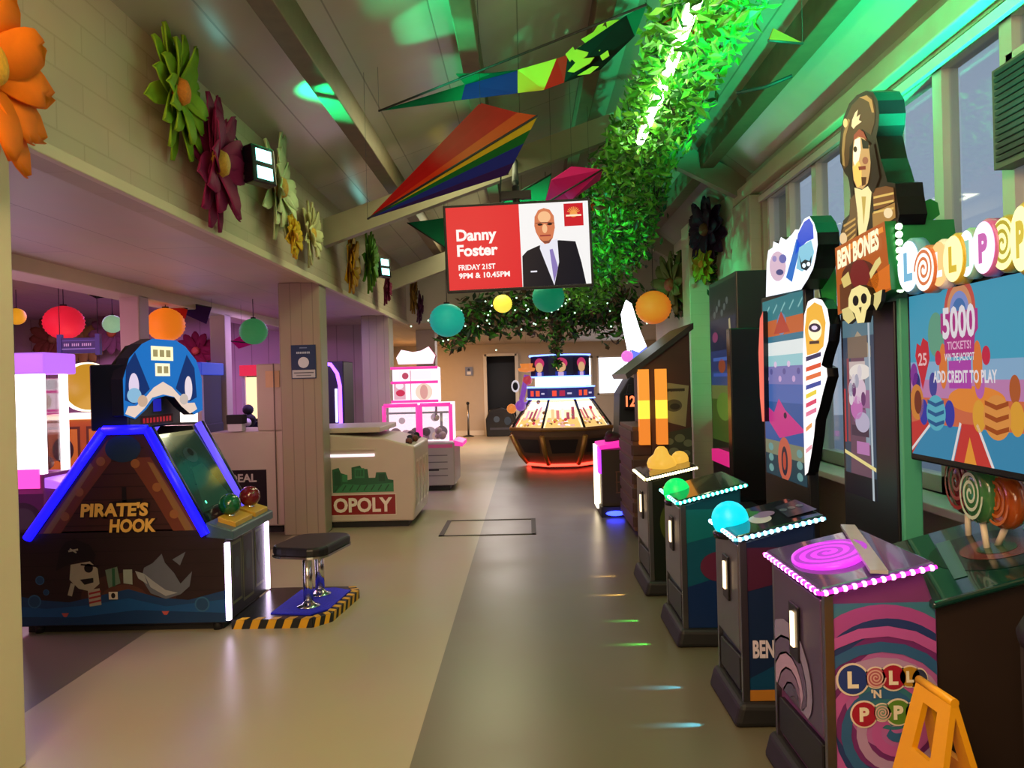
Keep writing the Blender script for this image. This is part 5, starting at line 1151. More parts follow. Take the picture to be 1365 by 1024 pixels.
ar.rect(.12, .01, .6, .075, E('#2a0a0e', .6), 0).rect(.3, .1, .42, .19, E('#2424b8', .8), 0).rect(.29, .09, .43, .2, P('#0a0a20'), -.4)
for k in range(9): ar.rect(.15 + .048 * k, .025, .18 + .048 * k, .06, E('#a81c24', .9), 1)
ar.done('led_readout', t, label='dim red LED readout')
# control shelf
b = MB(); b.prism([(-2.14, .62), (-1.96, .60), (-1.96, .66), (-2.14, .72)], YA + .0, YB - .0, 'y', mat('hook_shelf', '#3f5a6a', .3)); build(b, 'control_shelf', t, bevel=.008)
for y, c, nm in ((5.24, '#0f5a34', 'green ball'), (5.62, '#6a1420', 'dark red ball')):
    mm = mat('ball_' + c.lstrip('#'), c, .15, coat=.6)
    build(MB().ball((-2.07, y, .80), .075, mm, 22), 'joystick_ball', t, label=nm); build(MB().cyl((-2.07, y, .68), (-2.07, y, .75), .03, 'chrome', 12), 'joystick_stem', t)
build(MB().prism([(-2.1, .70), (-1.98, .665), (-1.98, .70), (-2.1, .74)], 5.1, 5.42, 'y', mat('hook_yellow', '#c89a30', .4)), 'control_plate', t, bevel=.005)
build(MB().prism([(-2.1, .70), (-1.98, .665), (-1.98, .70), (-2.1, .74)], 5.48, 5.74, 'y', 'hook_yellow'), 'control_plate', t, bevel=.005)
# player side
ar = Art((-2.02, YA + .01, .06), (0, 1, 0), (0, 0, 1), .78, .54)
ar.rect(0, 0, .78, .54, P('#1a1822'), 0)
yf_ = P('#6a6a4a')
for x0, x1, y0, y1 in ((.1, .28, .08, .5), (.30, .5, .05, .52), (.54, .72, .08, .5)):
    ar.rect(x0, y0, x1, y1, yf_, 1).rect(x0 + .015, y0 + .02, x1 - .015, y1 - .02, P('#15141c'), 2).ell((x0 + x1) / 2, .32, .05, .07, P('#26343c'), 3)
ar.done('front_artwork', t)
for y in (YA + .02, YB - .02): build(MB().box(-2.022, -1.995, y - .016, y + .016, .07, .58, 'strip_lilac'), 'light_strip', t, label='vertical lilac light strip')
for x in (-3.3, -2.1):
    for y in (5.06, 5.74): build(MB().cyl((x, y, 0), (x, y, .06), .03, 'black_rubber', 10), 'foot', t)
# platform, blue glow mat and bench
mat('hazard_yellow', '#d8a020', .5); mat('blue_glow_paint', '#1a22f0', .6, noise=.4, scale=70, bump=1.)
t = thing('player_platform', 'low black platform with yellow and black hazard edge before the pirate game', 'platform', (-1.7, 5.4, 0))
pf = [(-2.0, 5.04), (-1.46, 5.04), (-1.36, 5.16), (-1.30, 5.72), (-1.36, 5.84), (-2.0, 5.84)]
build(MB().prism(pf, 0, .06, 'z', 'black_gloss'), 'deck', t, bevel=.004)
m = MB()
def hz(a, b, n):
    a, b = Vector((*a, 0)), Vector((*b, 0)); d = (b - a); nn = Vector((d.y, -d.x, 0)).normalized() * .003
    m.add([a + nn, b + nn, b + nn + Vector((0, 0, .06)), a + nn + Vector((0, 0, .06))], [(0, 1, 2, 3)], 'black_rubber')
    n2 = nn * 1.6
    for k in range(n):
        p = a + d * ((k + .1) / n); q_ = a + d * ((k + .6) / n); s = d * (.22 / n)
        m.add([p + n2, q_ + n2, q_ + s + n2 + Vector((0, 0, .06)), p + s + n2 + Vector((0, 0, .06))], [(0, 1, 2, 3)], 'hazard_yellow')
        nn3 = -nn.normalized() * .05
        m.add([p + s + n2 + Vector((0, 0, .0615)), q_ + s + n2 + Vector((0, 0, .0615)), q_ + s * 1.8 + nn3 + Vector((0, 0, .0615)), p + s * 1.8 + nn3 + Vector((0, 0, .0615))], [(0, 1, 2, 3)], 'hazard_yellow')
hz(pf[0], pf[1], 5); hz(pf[1], pf[2], 2); hz(pf[2], pf[3], 6); hz(pf[3], pf[4], 2)
build(m, 'hazard_edge', t)
build(MB().prism([(-1.78, 5.16), (-1.5, 5.12), (-1.40, 5.24), (-1.36, 5.7), (-1.5, 5.78), (-1.74, 5.74)], .06, .068, 'z', 'blue_glow_paint'), 'blue_glow_mat', t)  # blue LED glow on the deck, painted as a saturated blue sheet
t = thing('bench_stool', 'black padded bench stool on two chrome posts bolted to the platform', 'stool', (-1.56, 5.45, .07))
seat = []
for cx_, cy_, a0 in ((-1.46, 5.60, 0), (-1.62, 5.58, 90), (-1.67, 5.32, 180), (-1.52, 5.28, 270)):
    for k in range(6): th = R(a0 + 18 * k); seat.append((cx_ + .13 * math.cos(th), cy_ + .13 * math.sin(th)))
build(MB().prism(seat, .435, .50, 'z', mat('vinyl_black', '#141218', .4)), 'seat', t, bevel=.02, seg=3)
build(MB().prism([(x + (x + 1.56) * .02, y + (y - 5.44) * .02) for x, y in seat], .425, .440, 'z', 'chrome'), 'seat_rim', t)
for y in (5.30, 5.60):
    build(MB().cyl((-1.56, y, .07), (-1.56, y, .43), .034, 'chrome', 20), 'leg', t); build(MB().lathe([(.08, .068), (.08, .075), (.045, .085), (.036, .1)], (-1.56, y, 0), 'chrome', 20), 'floor_flange', t)

# ---------------------------------------------------------------- side room machines
glow('crane_white', '#fff2f6', 3.6); glow('crane_pink', '#f04ab8', 1.6); glow('crane_purple', '#b86af0', 1.2); mat('crane_body', '#8a3a8a', .4); mat('crane_frame', '#b8a8b0', .35)
t = thing('crane_game', 'white glowing crane cabinet with purple top behind the entrance pillar', 'arcade game', (-4.8, 7.2, 0))
x0, x1, y0, y1 = -5.1, -4.5, 7.0, 7.42
build(MB().box(x0, x1, y0, y1, .08, .85, 'crane_body'), 'cabinet_body', t, bevel=.012); build(MB().box(x0 + .05, x1 - .05, y0 + .05, y1 - .05, 0, .08, 'black_rubber'), 'kick_base', t)
build(MB().box(x0 + .02, x1 - .03, y0 - .01, y0 + .03, .9, 1.78, 'crane_white'), 'light_panel', t, label='white light panel'); build(MB().box(x0 + .02, x1 - .03, y0 - .012, y0 + .03, .72, .9, 'crane_pink'), 'light_panel', t, label='pink light panel')
build(MB().box(x0 - .03, x1 + .06, y0 - .03, y1 + .05, 1.78, 1.98, 'crane_purple'), 'top_box', t, bevel=.015)
for y in (y0 + .04, y1 - .03): build(MB().box(x1 - .05, x1, y - .035, y + .035, .85, 1.78, 'crane_white'), 'light_column', t, label='white light column')
build(MB().box(x1 - .012, x1 - .006, y0 + .06, y1 - .06, .95, 1.74, 'glass'), 'window_pane', t)
build(MB().box(x0 + .06, x0 + .1, y0 + .05, y1 - .05, .86, 1.76, 'crane_frame'), 'back_panel', t)
mat('prize_gold', '#b8843a', .5, noise=.4, scale=30); mat('prize_brown', '#6a3a2c', .6, noise=.4, scale=30)
m = MB(); rnd = random.Random(9)
for k in range(16): m.ball((rnd.uniform(x0 + .15, x1 - .12), rnd.uniform(y0 + .1, y1 - .1), .92 + rnd.random() * .14), rnd.uniform(.06, .09), rnd.choice(['prize_gold', 'prize_brown', 'crane_frame']), 10)
build(m, 'prize_pile', t, kind='stuff')
build(MB().tube([(-4.8, 7.2, 1.76), (-4.8, 7.2, 1.5)], .02, 'steel', 8).lathe([(.02, -.02), (.08, -.06), (.05, -.16), (.04, -.16)], (-4.8, 7.2, 1.5), 'steel', 12), 'claw', t)
build(MB().prism([(x1 - .02, .72), (x1 + .16, .70), (x1 + .16, .76), (x1 - .02, .82)], y0 + .02, y1 - .02, 'y', 'crane_purple'), 'control_shelf', t, bevel=.01)
ar = Art((x0 + .1, y0, .12), (1, 0, 0), (0, 0, 1), .5, .55); ar.rect(0, 0, .5, .55, P('#4a1f5a'), 0).ell(.3, .32, .17, .15, P('#2a2038'), 1).ell(.3, .32, .12, .1, P('#3a3a4a'), 2).rect(.03, .44, .16, .5, P('#c89ab0'), 1); ar.done('front_artwork', t)

mat('orange_wood', '#a85a1c', .45, noise=.2); 
t = thing('orange_game', 'orange cabinet with dark speaker panels and a round yellow disc sign on top', 'arcade game', (-4.9, 8.7, 0))
x0, x1, y0, y1 = -5.45, -4.5, 8.45, 9.0
build(MB().box(x0, x1, y0, y1, .06, 1.3, 'orange_wood'), 'cabinet_body', t, bevel=.012); build(MB().box(x0 + .04, x1 - .04, y0 + .04, y1 - .04, 0, .06, 'black_rubber'), 'kick_base', t)
glow('warm_shelf', '#ffe0b8', 2.2); build(MB().box(x0 + .1, x1 + .02, y0 - .03, y1, 1.30, 1.36, 'warm_shelf'), 'lit_shelf', t, label='warm white lit shelf')
ar = Art((x0, y0, .06), (1, 0, 0), (0, 0, 1), .95, 1.24)
for k in range(2):
    ar.rect(.06 + k * .46, .62, .45 + k * .46, 1.16, P('#5a2c12'), 0).rect(.09 + k * .46, .65, .42 + k * .46, 1.13, P('#c8862c'), 1).ell(.255 + k * .46, .9, .12, .14, P('#2a1a1c'), 2).ell(.255 + k * .46, .9, .06, .07, P('#6a3a3a'), 3)
    ar.rect(.06 + k * .46, .1, .45 + k * .46, .56, P('#7a3c14'), 0)
ar.done('front_artwork', t)
Md = Matrix.Translation((-5.0, 8.62, 1.66)) @ Euler((R(90), 0, R(48))).to_matrix().to_4x4()
m = MB(); m.M = Md; m.lathe([(.28, -.06), (.28, .05), (.265, .055)], (0, 0, 0), glow('disc_rim', '#fff0d0', 1.8), 36); ds = build(m, 'disc_sign', t)
m = MB(); m.M = Md; m.lathe([(.262, .05), (.26, .062), (.0001, .064)], (0, 0, 0), glow('disc_yellow', '#d89a2c', .8), 36); build(m, 'disc_face', ds)
t = thing('notice_board', 'blue hanging notice banner with pale lettering under the red lantern', 'sign', at(105, 462, 8.2))
p0, p1 = at(77, 472, 8.2), at(133, 476, 8.2); hh = .17
m = MB(); m.box(p0.x, p1.x, 8.2, 8.23, p0.z, p0.z + hh, P('#1c2a70', .4)); build(m, 'banner_board', t, bevel=.004)
m = MB()
for x in (p0.x + .02, p1.x - .02): m.box(x - .025, x + .025, 8.195, 8.24, p0.z - .02, p0.z + hh + .04, P('#2a3a8a', .4))
build(m, 'end_post', t)
ar = Art((p0.x, 8.2, p0.z), (1, 0, 0), (0, 0, 1), p1.x - p0.x, hh); ar.line([(.05, .05), (p1.x - p0.x - .05, .05)], .012, P('#8a9ad8'), 0).line([(.05, .14), (p1.x - p0.x - .05, .14)], .008, P('#5a6ac0'), 0)
for k in range(14): 
    if k not in (3, 8): ar.rect(.07 + k * .022, .08, .083 + k * .022, .11, P('#c8cce8'), 1)
ar.done('banner_print', t)
build(MB().cyl((p0.x + .02, 8.21, p0.z + hh), (p0.x + .02, 8.21, 2.98), .004, 'cable', 5).cyl((p1.x - .02, 8.21, p0.z + hh), (p1.x - .02, 8.21, 2.98), .004, 'cable', 5), 'cord', t)

def tall_game(label, name, x0, x1, y0, y1, z0, z1, body, win, top, topz=.16):
    t = thing(name, label, 'arcade game', ((x0 + x1) / 2, y0, 0))
    build(MB().box(x0, x1, y0, y1, .06, z0, body), 'cabinet_body', t, bevel=.01); build(MB().box(x0 + .04, x1 - .04, y0 + .04, y1 - .04, 0, .06, 'black_rubber'), 'kick_base', t)
    build(MB().box(x0 + .02, x1 - .02, y0 + .1, y1, z0, z1, body), 'rear_housing', t)
    build(MB().box(x0 + .05, x1 - .05, y0 + .06, y0 + .1, z0 + .04, z1 - .02, win), 'lit_window', t)
    for x in (x0 + .03, x1 - .03): build(MB().box(x - .025, x + .025, y0 + .02, y0 + .1, z0, z1, 'crane_frame'), 'window_post', t)
    build(MB().box(x0 - .02, x1 + .02, y0, y1, z1, z1 + topz, top), 'top_box', t, bevel=.01)
    return t
mat('body_dark', '#1c1626', .4); glow('win_white', '#fff4ea', 2.2); glow('win_cream', '#f6d0a0', 1.6); glow('top_red', '#e82a4a', .9); glow('top_blue', '#2a4ac8', .8); glow('top_violet', '#6a50ff', 2.5)
t = tall_game('white windowed game with blue top behind the pirate marquee', 'prize_window_game', -4.55, -4.08, 9.5, 10.2, 1.15, 1.78, 'body_dark', 'win_white', 'top_blue')
t = tall_game('game with red top and cream lit window left of the pale tower', 'red_top_game', -4.25, -3.93, 11.3, 11.9, 1.1, 1.78, 'body_dark', 'win_cream', 'top_red')
build(MB().box(-3.92, -3.87, 11.26, 11.32, 1.1, 1.9, 'top_violet'), 'light_column', t, label='violet light column')
p = at(325, 520, 11.2)
build(MB().box(-4.25, -3.93, 11.0, 11.3, .06, 1.0, 'body_dark'), 'front_ledge', t)
t = thing('plush_figure', 'small dark and white plush toy beneath the cream lit window', 'toy', (-4.1, 11.14, 1.01))
mat('plush_black', '#14121c', .8); mat('plush_white', '#c8c0d0', .8)
build(MB().ball((-4.1, 11.16, 1.12), .11, 'plush_black', 14).ball((-4.1, 11.16, 1.28), .08, 'plush_black', 14).ball((-4.02, 11.11, 1.15), .05, 'plush_black', 10).ball((-4.18, 11.11, 1.15), .05, 'plush_black', 10), 'body', t)
build(MB().ball((-4.08, 11.07, 1.10), .06, 'plush_white', 12), 'belly', t)
tall_game('dark rear game with violet top glimpsed between two side room posts', 'violet_top_game', -5.3, -4.75, 11.6, 12.2, 1.1, 1.7, 'body_dark', 'win_cream', 'top_violet')

# pale DEAL cabinet next to the boarded pillar
mat('deal_cream', '#b3a89c', .4, noise=.04)
t = thing('deal_game', 'pale grey game cabinet with black DEAL panel beside the boarded pillar', 'arcade game', (-3.0, 8.8, 0))
xr = -2.68
build(MB().box(-3.5, xr, 8.34, 9.3, .08, 1.12, 'deal_cream'), 'cabinet_body', t, bevel=.015); build(MB().box(-3.45, xr - .05, 8.4, 9.25, 0, .08, 'black_rubber'), 'kick_base', t)
build(MB().box(-2.98, xr, 8.38, 9.3, 1.12, 1.86, 'deal_cream'), 'rear_tower', t, bevel=.015)
build(MB().box(-2.775, -2.765, 8.33, 8.345, .1, 1.86, P('#5a5048')), 'panel_seam', t)
ar = Art((-3.5, 8.34, .1), (1, 0, 0), (0, 0, 1), .72, .6)
ar.rect(.1, .02, .62, .60, P('#1a141c', .3), 0).text('DEAL', .36, .47, .085, P('#b8b0ac'), 1, w=.3, bold=.03).ell(.33, .2, .2, .13, P('#2c1420'), 1)
ar.done('front_artwork', t)
m = MB(); m.box(-3.28, -3.12, 8.30, 8.42, 1.125, 1.21, 'plush_white'); m2 = MB().box(-3.29, -3.11, 8.29, 8.43, 1.21, 1.31, 'plush_black')
tb = thing('counter_box', 'small white box with black lid on the pale cabinet', 'box', (-3.2, 8.36, 1.125)); build(m, 'box_body', tb, bevel=.006); build(m2, 'box_lid', tb, bevel=.006)
build(MB().box(-2.87, -2.72, 8.36, 8.38, 1.6, 1.78, P('#c8a880')), 'paper_notice', None, 'tan paper notice taped to the pale cabinet tower', 'notice')
# poster on the pillar
t = thing('pillar_poster', 'dark blue poster with white disc on the boarded pillar face', 'poster', (-2.43, 8.17, 1.6))
pz0, pz1 = at(400, 505, 8.17).z, at(400, 460, 8.17).z; px0, px1 = at(388, 480, 8.17).x, at(421, 480, 8.17).x
ar = Art((px0, 8.178, pz0), (1, 0, 0), (0, 0, 1), px1 - px0, pz1 - pz0); W, H = ar.w, ar.h
m = MB(); m.box(px0, px1, 8.172, 8.18, pz0, pz1, P('#16305a', .35)); build(m, 'poster_sheet', t)
ar.o.y = 8.171
ar.ell(W / 2, H * .48, W * .22, W * .22, P('#c8d0dc'), 0).rect(.01, .01, W - .01, H * .26, P('#b0b4bc'), 0)
for k in range(8): ar.rect(W * .22 + k * W * .07, H * .74, W * .27 + k * W * .07, H * .80, P('#a8b8d0'), 0)
ar.rect(W * .35, H * .9, W * .65, H * .93, P('#6a80a8'), 0).rect(W * .1, H * .16, W * .9, H * .19, P('#4a5058'), 1).rect(W * .2, H * .08, W * .8, H * .11, P('#6a7078'), 1)
ar.done('poster_print', t)

# monopoly pusher
mat('mono_cream', '#c2b2a4', .35, noise=.04)
t = thing('coin_pusher', 'cream coin pusher cabinet with red OPOLY banner behind the boarded pillar', 'arcade game', (-1.9, 9.0, 0))
x0, x1, y0, y1 = -2.65, -1.27, 8.52, 9.7
b = MB(); b.prism([(x0, .07), (x1 - .03, .07), (x1, .3), (x1, .9), (x1 - .35, 1.0), (x0, 1.08)], y0, y1, 'y', 'mono_cream'); build(b, 'cabinet_body', t, bevel=.02)
build(MB().box(x0 + .05, x1 - .1, y0 + .06, y1 - .06, 0, .07, 'black_rubber'), 'kick_base', t)
b = MB(); b.box(x0, x1 - .4, y0 + .1, y1, 1.06, 1.12, 'mono_cream'); build(b, 'counter_ledge', t, bevel=.01)
ar = Art((-2.75, y0, .1), (1, 0, 0), (0, 0, 1), 1.48, .85)
ar.rect(.12, .05, 1.25, .27, P('#8a1c1c', .3), 1).rect(.11, .04, 1.26, .28, P('#d8cabc', .3), 0)
ar.text('MON', .525, .085, .15, P('#e8dcd0', .3), 2, 'r', w=.39, bold=.035).text('OPOLY', .885, .085, .15, P('#e8dcd0', .3), 2, w=.66, bold=.035)
grn = [P(c, .4) for c in ('#1f5a3a', '#2f7a4e', '#174a30')]
sx_ = lambda pts: [(.55 + (x - .62) * 1.2, y) for x, y in pts]
ar.poly(sx_([(.62, .30), (.62, .56), (.68, .58), (.70, .52), (.75, .50), (.76, .44), (.8, .45), (.8, .58), (.88, .6), (.9, .56), (.95, .56), (.96, .46), (1.02, .46), (1.03, .52), (1.12, .52), (1.14, .44), (1.19, .43), (1.19, .30)]), grn[0], 0)
ar.poly(sx_([(.64, .30), (.72, .40), (.9, .38), (1.19, .40), (1.19, .30)]), grn[1], 1).rect(.80, .46, .91, .57, grn[1], 1).rect(1.07, .42, 1.14, .5, grn[2], 1).rect(.57, .38, .64, .54, grn[2], 1).rect(.66, .42, .72, .5, grn[1], 1)
for k in range(8): ar.line([(.58 + .08 * k, .32), (.62 + .08 * k, .38)], .012, grn[2], 2)
for k in range(5): ar.rect(.815 + .018 * k, .48, .825 + .018 * k, .55, grn[2], 2)
ar.done('side_artwork', t)
glow('pusher_lit', '#ffe8f0', 1.4)
build(MB().box(x0 + .1, -1.72, y0 - .012, y0 + .01, .80, .83, 'pusher_lit').box(x0 + .1, -1.72, y0 - .02, y0, .87, .89, 'mono_cream'), 'lit_slot', t, label='lit coin return slot')
ar = Art((x1, y0 + .03, .12), (0, 1, 0), (0, 0, 1), 1.1, .76)
for k in range(4): ar.rect(.06 + k * .27, .1, .24 + k * .27, .62, P('#d8ccb8', .3), 0).rect(.085 + k * .27, .13, .215 + k * .27, .59, P('#a8a07a', .3), 1)
ar.done('player_side_art', t)
m = MB(); rnd = random.Random(3)
for k in range(9): m.ball((x1 - .06 - rnd.random() * .1, y0 + .15 + k * .11, .93 + rnd.random() * .03), .04, 'plush_black' if k % 3 else 'prize_brown', 8)
m.tube([(x1 - .1, y0 + .1, .915), (x1 - .1, y0 + 1.1, .915)], .03, 'plush_black', 6)
build(m, 'joystick_row', t, kind='stuff')
# neon arch game beyond
glow('arch_violet', '#8a50ff', 5); glow('arch_pale', '#b8b0ff', 4)
t = thing('neon_arch_game', 'tall dark game outlined by a violet neon arch behind the coin pusher', 'arcade game', (-3.3, 12.6, 0))
build(MB().box(-3.75, -3.0, 12.5, 13.2, 0, 2.0, 'body_dark'), 'cabinet_body', t, bevel=.015)
build(MB().tube([(-3.06, 12.48, .9), (-3.06, 12.48, 1.6), (-3.1, 12.48, 1.8), (-3.2, 12.48, 1.95), (-3.5, 12.48, 1.98)], .03, 'arch_violet', 10), 'neon_tube', t, label='violet neon tube')
build(MB().tube([(-3.12, 12.46, 1.0), (-3.12, 12.46, 1.55)], .02, 'arch_pale', 8), 'neon_tube', t, label='pale neon tube')

# pink crane island
glow('pink_frame', '#f03a9a', 1.3); glow('pink_pale', '#ffe2ee', 1.5); glow('pink_dim', '#e8a0b8', .8); glow('pink_hot', '#d83a6a', .9); mat('crane_grey', '#a8a0a0', .35)
t = thing('pink_crane_game', 'white glowing crane game with hot pink frames and heart-shaped topper', 'arcade game', (-1.55, 11.7, 0))
x0, x1, y0, y1 = -2.15, -1.12, 11.3, 12.3
build(MB().box(x0, x1 + .02, y0, y1, .08, .72, 'crane_grey'), 'cabinet_body', t, bevel=.015); build(MB().box(x0 + .06, x1 - .06, y0 + .06, y1 - .06, 0, .08, 'black_rubber'), 'kick_base', t)
build(MB().box(x0 + .04, x1 - .04, y0 + .3, y1 - .04, .72, 1.3, 'pink_pale'), 'lit_interior', t, label='bright white interior')
m = MB()
for xa, xb in ((x0 + .02, x0 + .52), (x0 + .56, x1 - .02)):
    for x in (xa, xb): m.tube([(x, y0 + .03, .74), (x, y0 + .03, 1.28)], .03, 'pink_frame', 8)
    m.tube([(xa, y0 + .03, 1.28), (xb, y0 + .03, 1.28)], .03, 'pink_frame', 8)
build(m, 'pink_frame', t)
build(MB().box(x0 + .06, x1 - .06, y0 + .02, y0 + .028, .76, 1.27, 'glass'), 'window_pane', t)
m = MB(); rnd = random.Random(5)
for k in range(18): m.ball((rnd.uniform(x0 + .12, x1 - .12), rnd.uniform(y0 + .1, y0 + .26), .77 + rnd.random() * .12), rnd.uniform(.04, .07), rnd.choice(['plush_black', 'crane_grey', 'prize_gold', 'plush_white']), 8)
build(m, 'prize_pile', t, kind='stuff')
build(MB().tube([(x0 + .78, y0 + .16, 1.28), (x0 + .78, y0 + .16, 1.08)], .018, 'steel', 8).ball((x0 + .78, y0 + .16, 1.08), .05, 'steel', 10), 'claw', t)
build(MB().box(x0 + .1, x1 - .25, y0 + .35, y1 - .1, 1.3, 1.86, 'pink_pale'), 'upper_box', t, label='pale pink lit upper box', bevel=.03)
m = MB()
for z in (1.33, 1.62, 1.84): m.tube([(x0 + .08, y0 + .33, z), (x1 - .23, y0 + .33, z)], .022, 'pink_frame', 8)
build(m, 'pink_rail', t)
ar = Art((x0 + .1, y0 + .35, 1.3), (1, 0, 0), (0, 0, 1), .68, .56)
ar.rect(.02, .06, .2, .3, E('#f0b8c8', .9), 0).ell(.12, .16, .07, .05, E('#d83a5a', .9), 1).ell(.11, .27, .06, .05, E('#f8f0f4', 1.), 1).line([(.28, .03), (.28, .5)], .012, E('#e07aa0', .9), 1).ell(.48, .17, .13, .13, E('#f6dcc8', 1.), 1).ell(.48, .17, .06, .11, E('#e8a8a0', .9), 2).rect(.1, .36, .6, .5, E('#f8eef4', 1.1), 1).ell(.2, .42, .05, .05, E('#c8506a', .9), 2)
ar.done('upper_box_print', t)
ar = Art((x0 + .04, y0 + .3, .74), (1, 0, 0), (0, 0, 1), .95, .54)
for k, (x, y, r, c) in enumerate(((.1, .1, .09, '#8a6a6a'), (.26, .08, .08, '#c8a0a8'), (.4, .12, .07, '#5a4a50'), (.62, .1, .1, '#b8a0a8'), (.8, .12, .09, '#6a5a60'), (.72, .06, .07, '#d8b0a0'), (.2, .3, .05, '#d8b8c0'), (.7, .34, .06, '#c8b0b8'))): ar.ell(x, y, r, r, E(c, .8), k * .3)
ar.rect(.0, .40, .95, .43, E('#8a8088', .7), 3).rect(.78, .2, .82, .4, E('#7a7078', .7), 3)
ar.done('interior_shapes', t)
m = MB(); m.prism([(x0 + .2, 1.9), (x1 - .3, 1.9), (x1 - .26, 2.02), (x1 - .36, 2.16), (x1 - .48, 2.1), (x1 - .6, 2.08), (x0 + .25, 2.12), (x0 + .17, 2.0)], y0 + .34, y0 + .5, 'y', 'pink_pale', mat('topper_pink', '#c83a6a', .4)); build(m, 'topper_sign', t)
ar = Art((x0, y0, .1), (1, 0, 0), (0, 0, 1), 1.03, .6)
for k in range(4): ar.rect(.5, .12 + .1 * k, .95, .135 + .1 * k, P('#6a6468'), 0)
ar.rect(.64, .2, .82, .225, P('#2a262a'), 1).rect(.0, .54, 1.03, .59, P('#d85a9a'), 0); ar.done('front_artwork', t)
build(MB().prism([(x1, .66), (x1 + .14, .64), (x1 + .14, .70), (x1, .74)], y0 + .1, y1 - .1, 'y', 'pink_frame'), 'side_shelf', t, bevel=.01)

# ---------------------------------------------------------------- octagonal pusher in the middle of the aisle
C8 = (.62, 14.3, 0); A8 = PI / 8
mat('oct_bronze', '#6a4a3a', .4, noise=.15); mat('oct_dark', '#2a1f26', .4); mat('oct_gold', '#a8763c', .35, .5)
glow('oct_red', '#ff3a2a', 5); glow('oct_warm', '#ffe2b0', 1.7); glow('oct_blue', '#6a8aff', 4); glow('oct_panel', '#2a2a6a', .8)
t = thing('carousel_pusher', 'large octagonal coin pusher carousel with bright slanted windows in the aisle', 'arcade game', C8)
def lo(prof, m, n=8): return MB().lathe(prof, C8, m, n, A8, smooth=False)
build(lo([(.62, .0), (.62, .08)], 'black_rubber'), 'plinth', t)
build(lo([(.70, .05), (.71, .075), (.70, .10)], 'oct_red'), 'red_light_ring', t, label='red light ring')
build(lo([(.68, .10), (.80, .25), (.98, .60), (1.0, .70), (.95, .72)], 'oct_bronze'), 'lower_body', t)
m = MB()
for k in range(8):
    am = A8 + PI / 8 + k * PI / 4; ca, sa = math.cos(am), math.sin(am); cs = math.cos(PI / 8)
    def pp_(r, z, s): return Vector((C8[0] + (r * cs + .012) * ca - s * sa, C8[1] + (r * cs + .012) * sa + s * ca, z))
    m.add([pp_(.83, .3, -.2), pp_(.83, .3, .2), pp_(.95, .55, .26), pp_(.95, .55, -.26)], [(0, 1, 2, 3)], 'oct_dark')
    a = A8 + k * PI / 4; m.tube([Vector((C8[0] + .69 * math.cos(a), C8[1] + .69 * math.sin(a), .1)), Vector((C8[0] + .82 * math.cos(a), C8[1] + .82 * math.sin(a), .25)), Vector((C8[0] + 1.0 * math.cos(a), C8[1] + 1.0 * math.sin(a), .62))], .045, 'oct_gold', 8)
build(m, 'panel_set', t)
build(lo([(1.02, .70), (1.04, .73), (1.0, .76), (.93, .76)], 'oct_gold'), 'counter_rim', t)
build(lo([(.90, .76), (.58, 1.22), (.56, 1.24)], 'oct_warm'), 'lit_playfield', t, label='bright warm playfield')
m = MB(); rnd = random.Random(21)
for k in range(8):
    am = A8 + PI / 8 + k * PI / 4; ca, sa = math.cos(am), math.sin(am); cs = math.cos(PI / 8)
    o = Vector((C8[0] + .90 * cs * ca, C8[1] + .90 * cs * sa, .76)); e_ = Vector((C8[0] + .58 * cs * ca, C8[1] + .58 * cs * sa, 1.22)); u = Vector((-sa, ca, 0)); hh = (e_ - o).length
    ar = Art(o - u * .34, u, e_ - o, .68, hh, m, .003)
    ar.poly([(.02, .0), (.66, .0), (.6, .2), (.08, .2)], E('#e8c070', 1.4), 0).poly([(.1, .36), (.58, .36), (.56, .52), (.12, .52)], E('#fff2dc', 2.4), 0)
    for j in range(16): ar.ell(rnd.uniform(.08, .6), rnd.uniform(.03, .17), rnd.uniform(.02, .05), rnd.uniform(.015, .03), E(rnd.choice(['#fff0c8', '#c88a3a', '#8a4a2c', '#f8d890', '#e0a8a0', '#f6f0e8']), 1.4), 1 + j * .05)
    for j in range(5): 
        x = .14 + .09 * j; ar.rect(x, .16, x + .055, rnd.uniform(.28, .46), E(rnd.choice(['#d87a7a', '#e8a8b8', '#f8e8e0', '#a84a5a', '#f0c890']), 1.35), 1 + j * .1)
build(m, 'playfield_prizes', t, kind='stuff')
m = MB(); rnd = random.Random(12)
for k in range(60):
    a = rnd.random() * 2 * PI; f = rnd.random() ** 1.6; r = (.86 - .28 * f) * .96; z = .79 + .42 * f
    m.ball(Vector((C8[0] + r * math.cos(a), C8[1] + r * math.sin(a), z)), rnd.uniform(.018, .04), rnd.choice(['prize_gold', 'prize_brown', 'plush_white', 'top_red', 'oct_gold']), 6)
build(m, 'prize_scatter', t, kind='stuff')
for k in range(8):
    a = A8 + k * PI / 4; m = MB(); m.tube([Vector((C8[0] + .97 * math.cos(a), C8[1] + .97 * math.sin(a), .76)), Vector((C8[0] + .60 * math.cos(a), C8[1] + .60 * math.sin(a), 1.26))], .022, 'oct_dark', 6); build(m, 'window_rib', t)
build(lo([(.955, .77), (.605, 1.255)], 'glass'), 'slanted_glass', t)
build(lo([(.66, 1.25), (.66, 1.46), (.6, 1.48)], 'oct_panel'), 'display_band', t, label='dark blue display band')
m = MB()
for z, r in ((1.26, .67), (1.47, .67), (1.66, .60), (2.05, .60)): m.tube([Vector((C8[0] + r * math.cos(A8 + k * PI / 4), C8[1] + r * math.sin(A8 + k * PI / 4), z)) for k in range(9)], .014, 'oct_blue', 6)
build(m, 'neon_ring', t, label='blue neon rings')
build(lo([(.5, 1.46), (.5, 1.68)], 'win_white'), 'inner_light_drum', t)
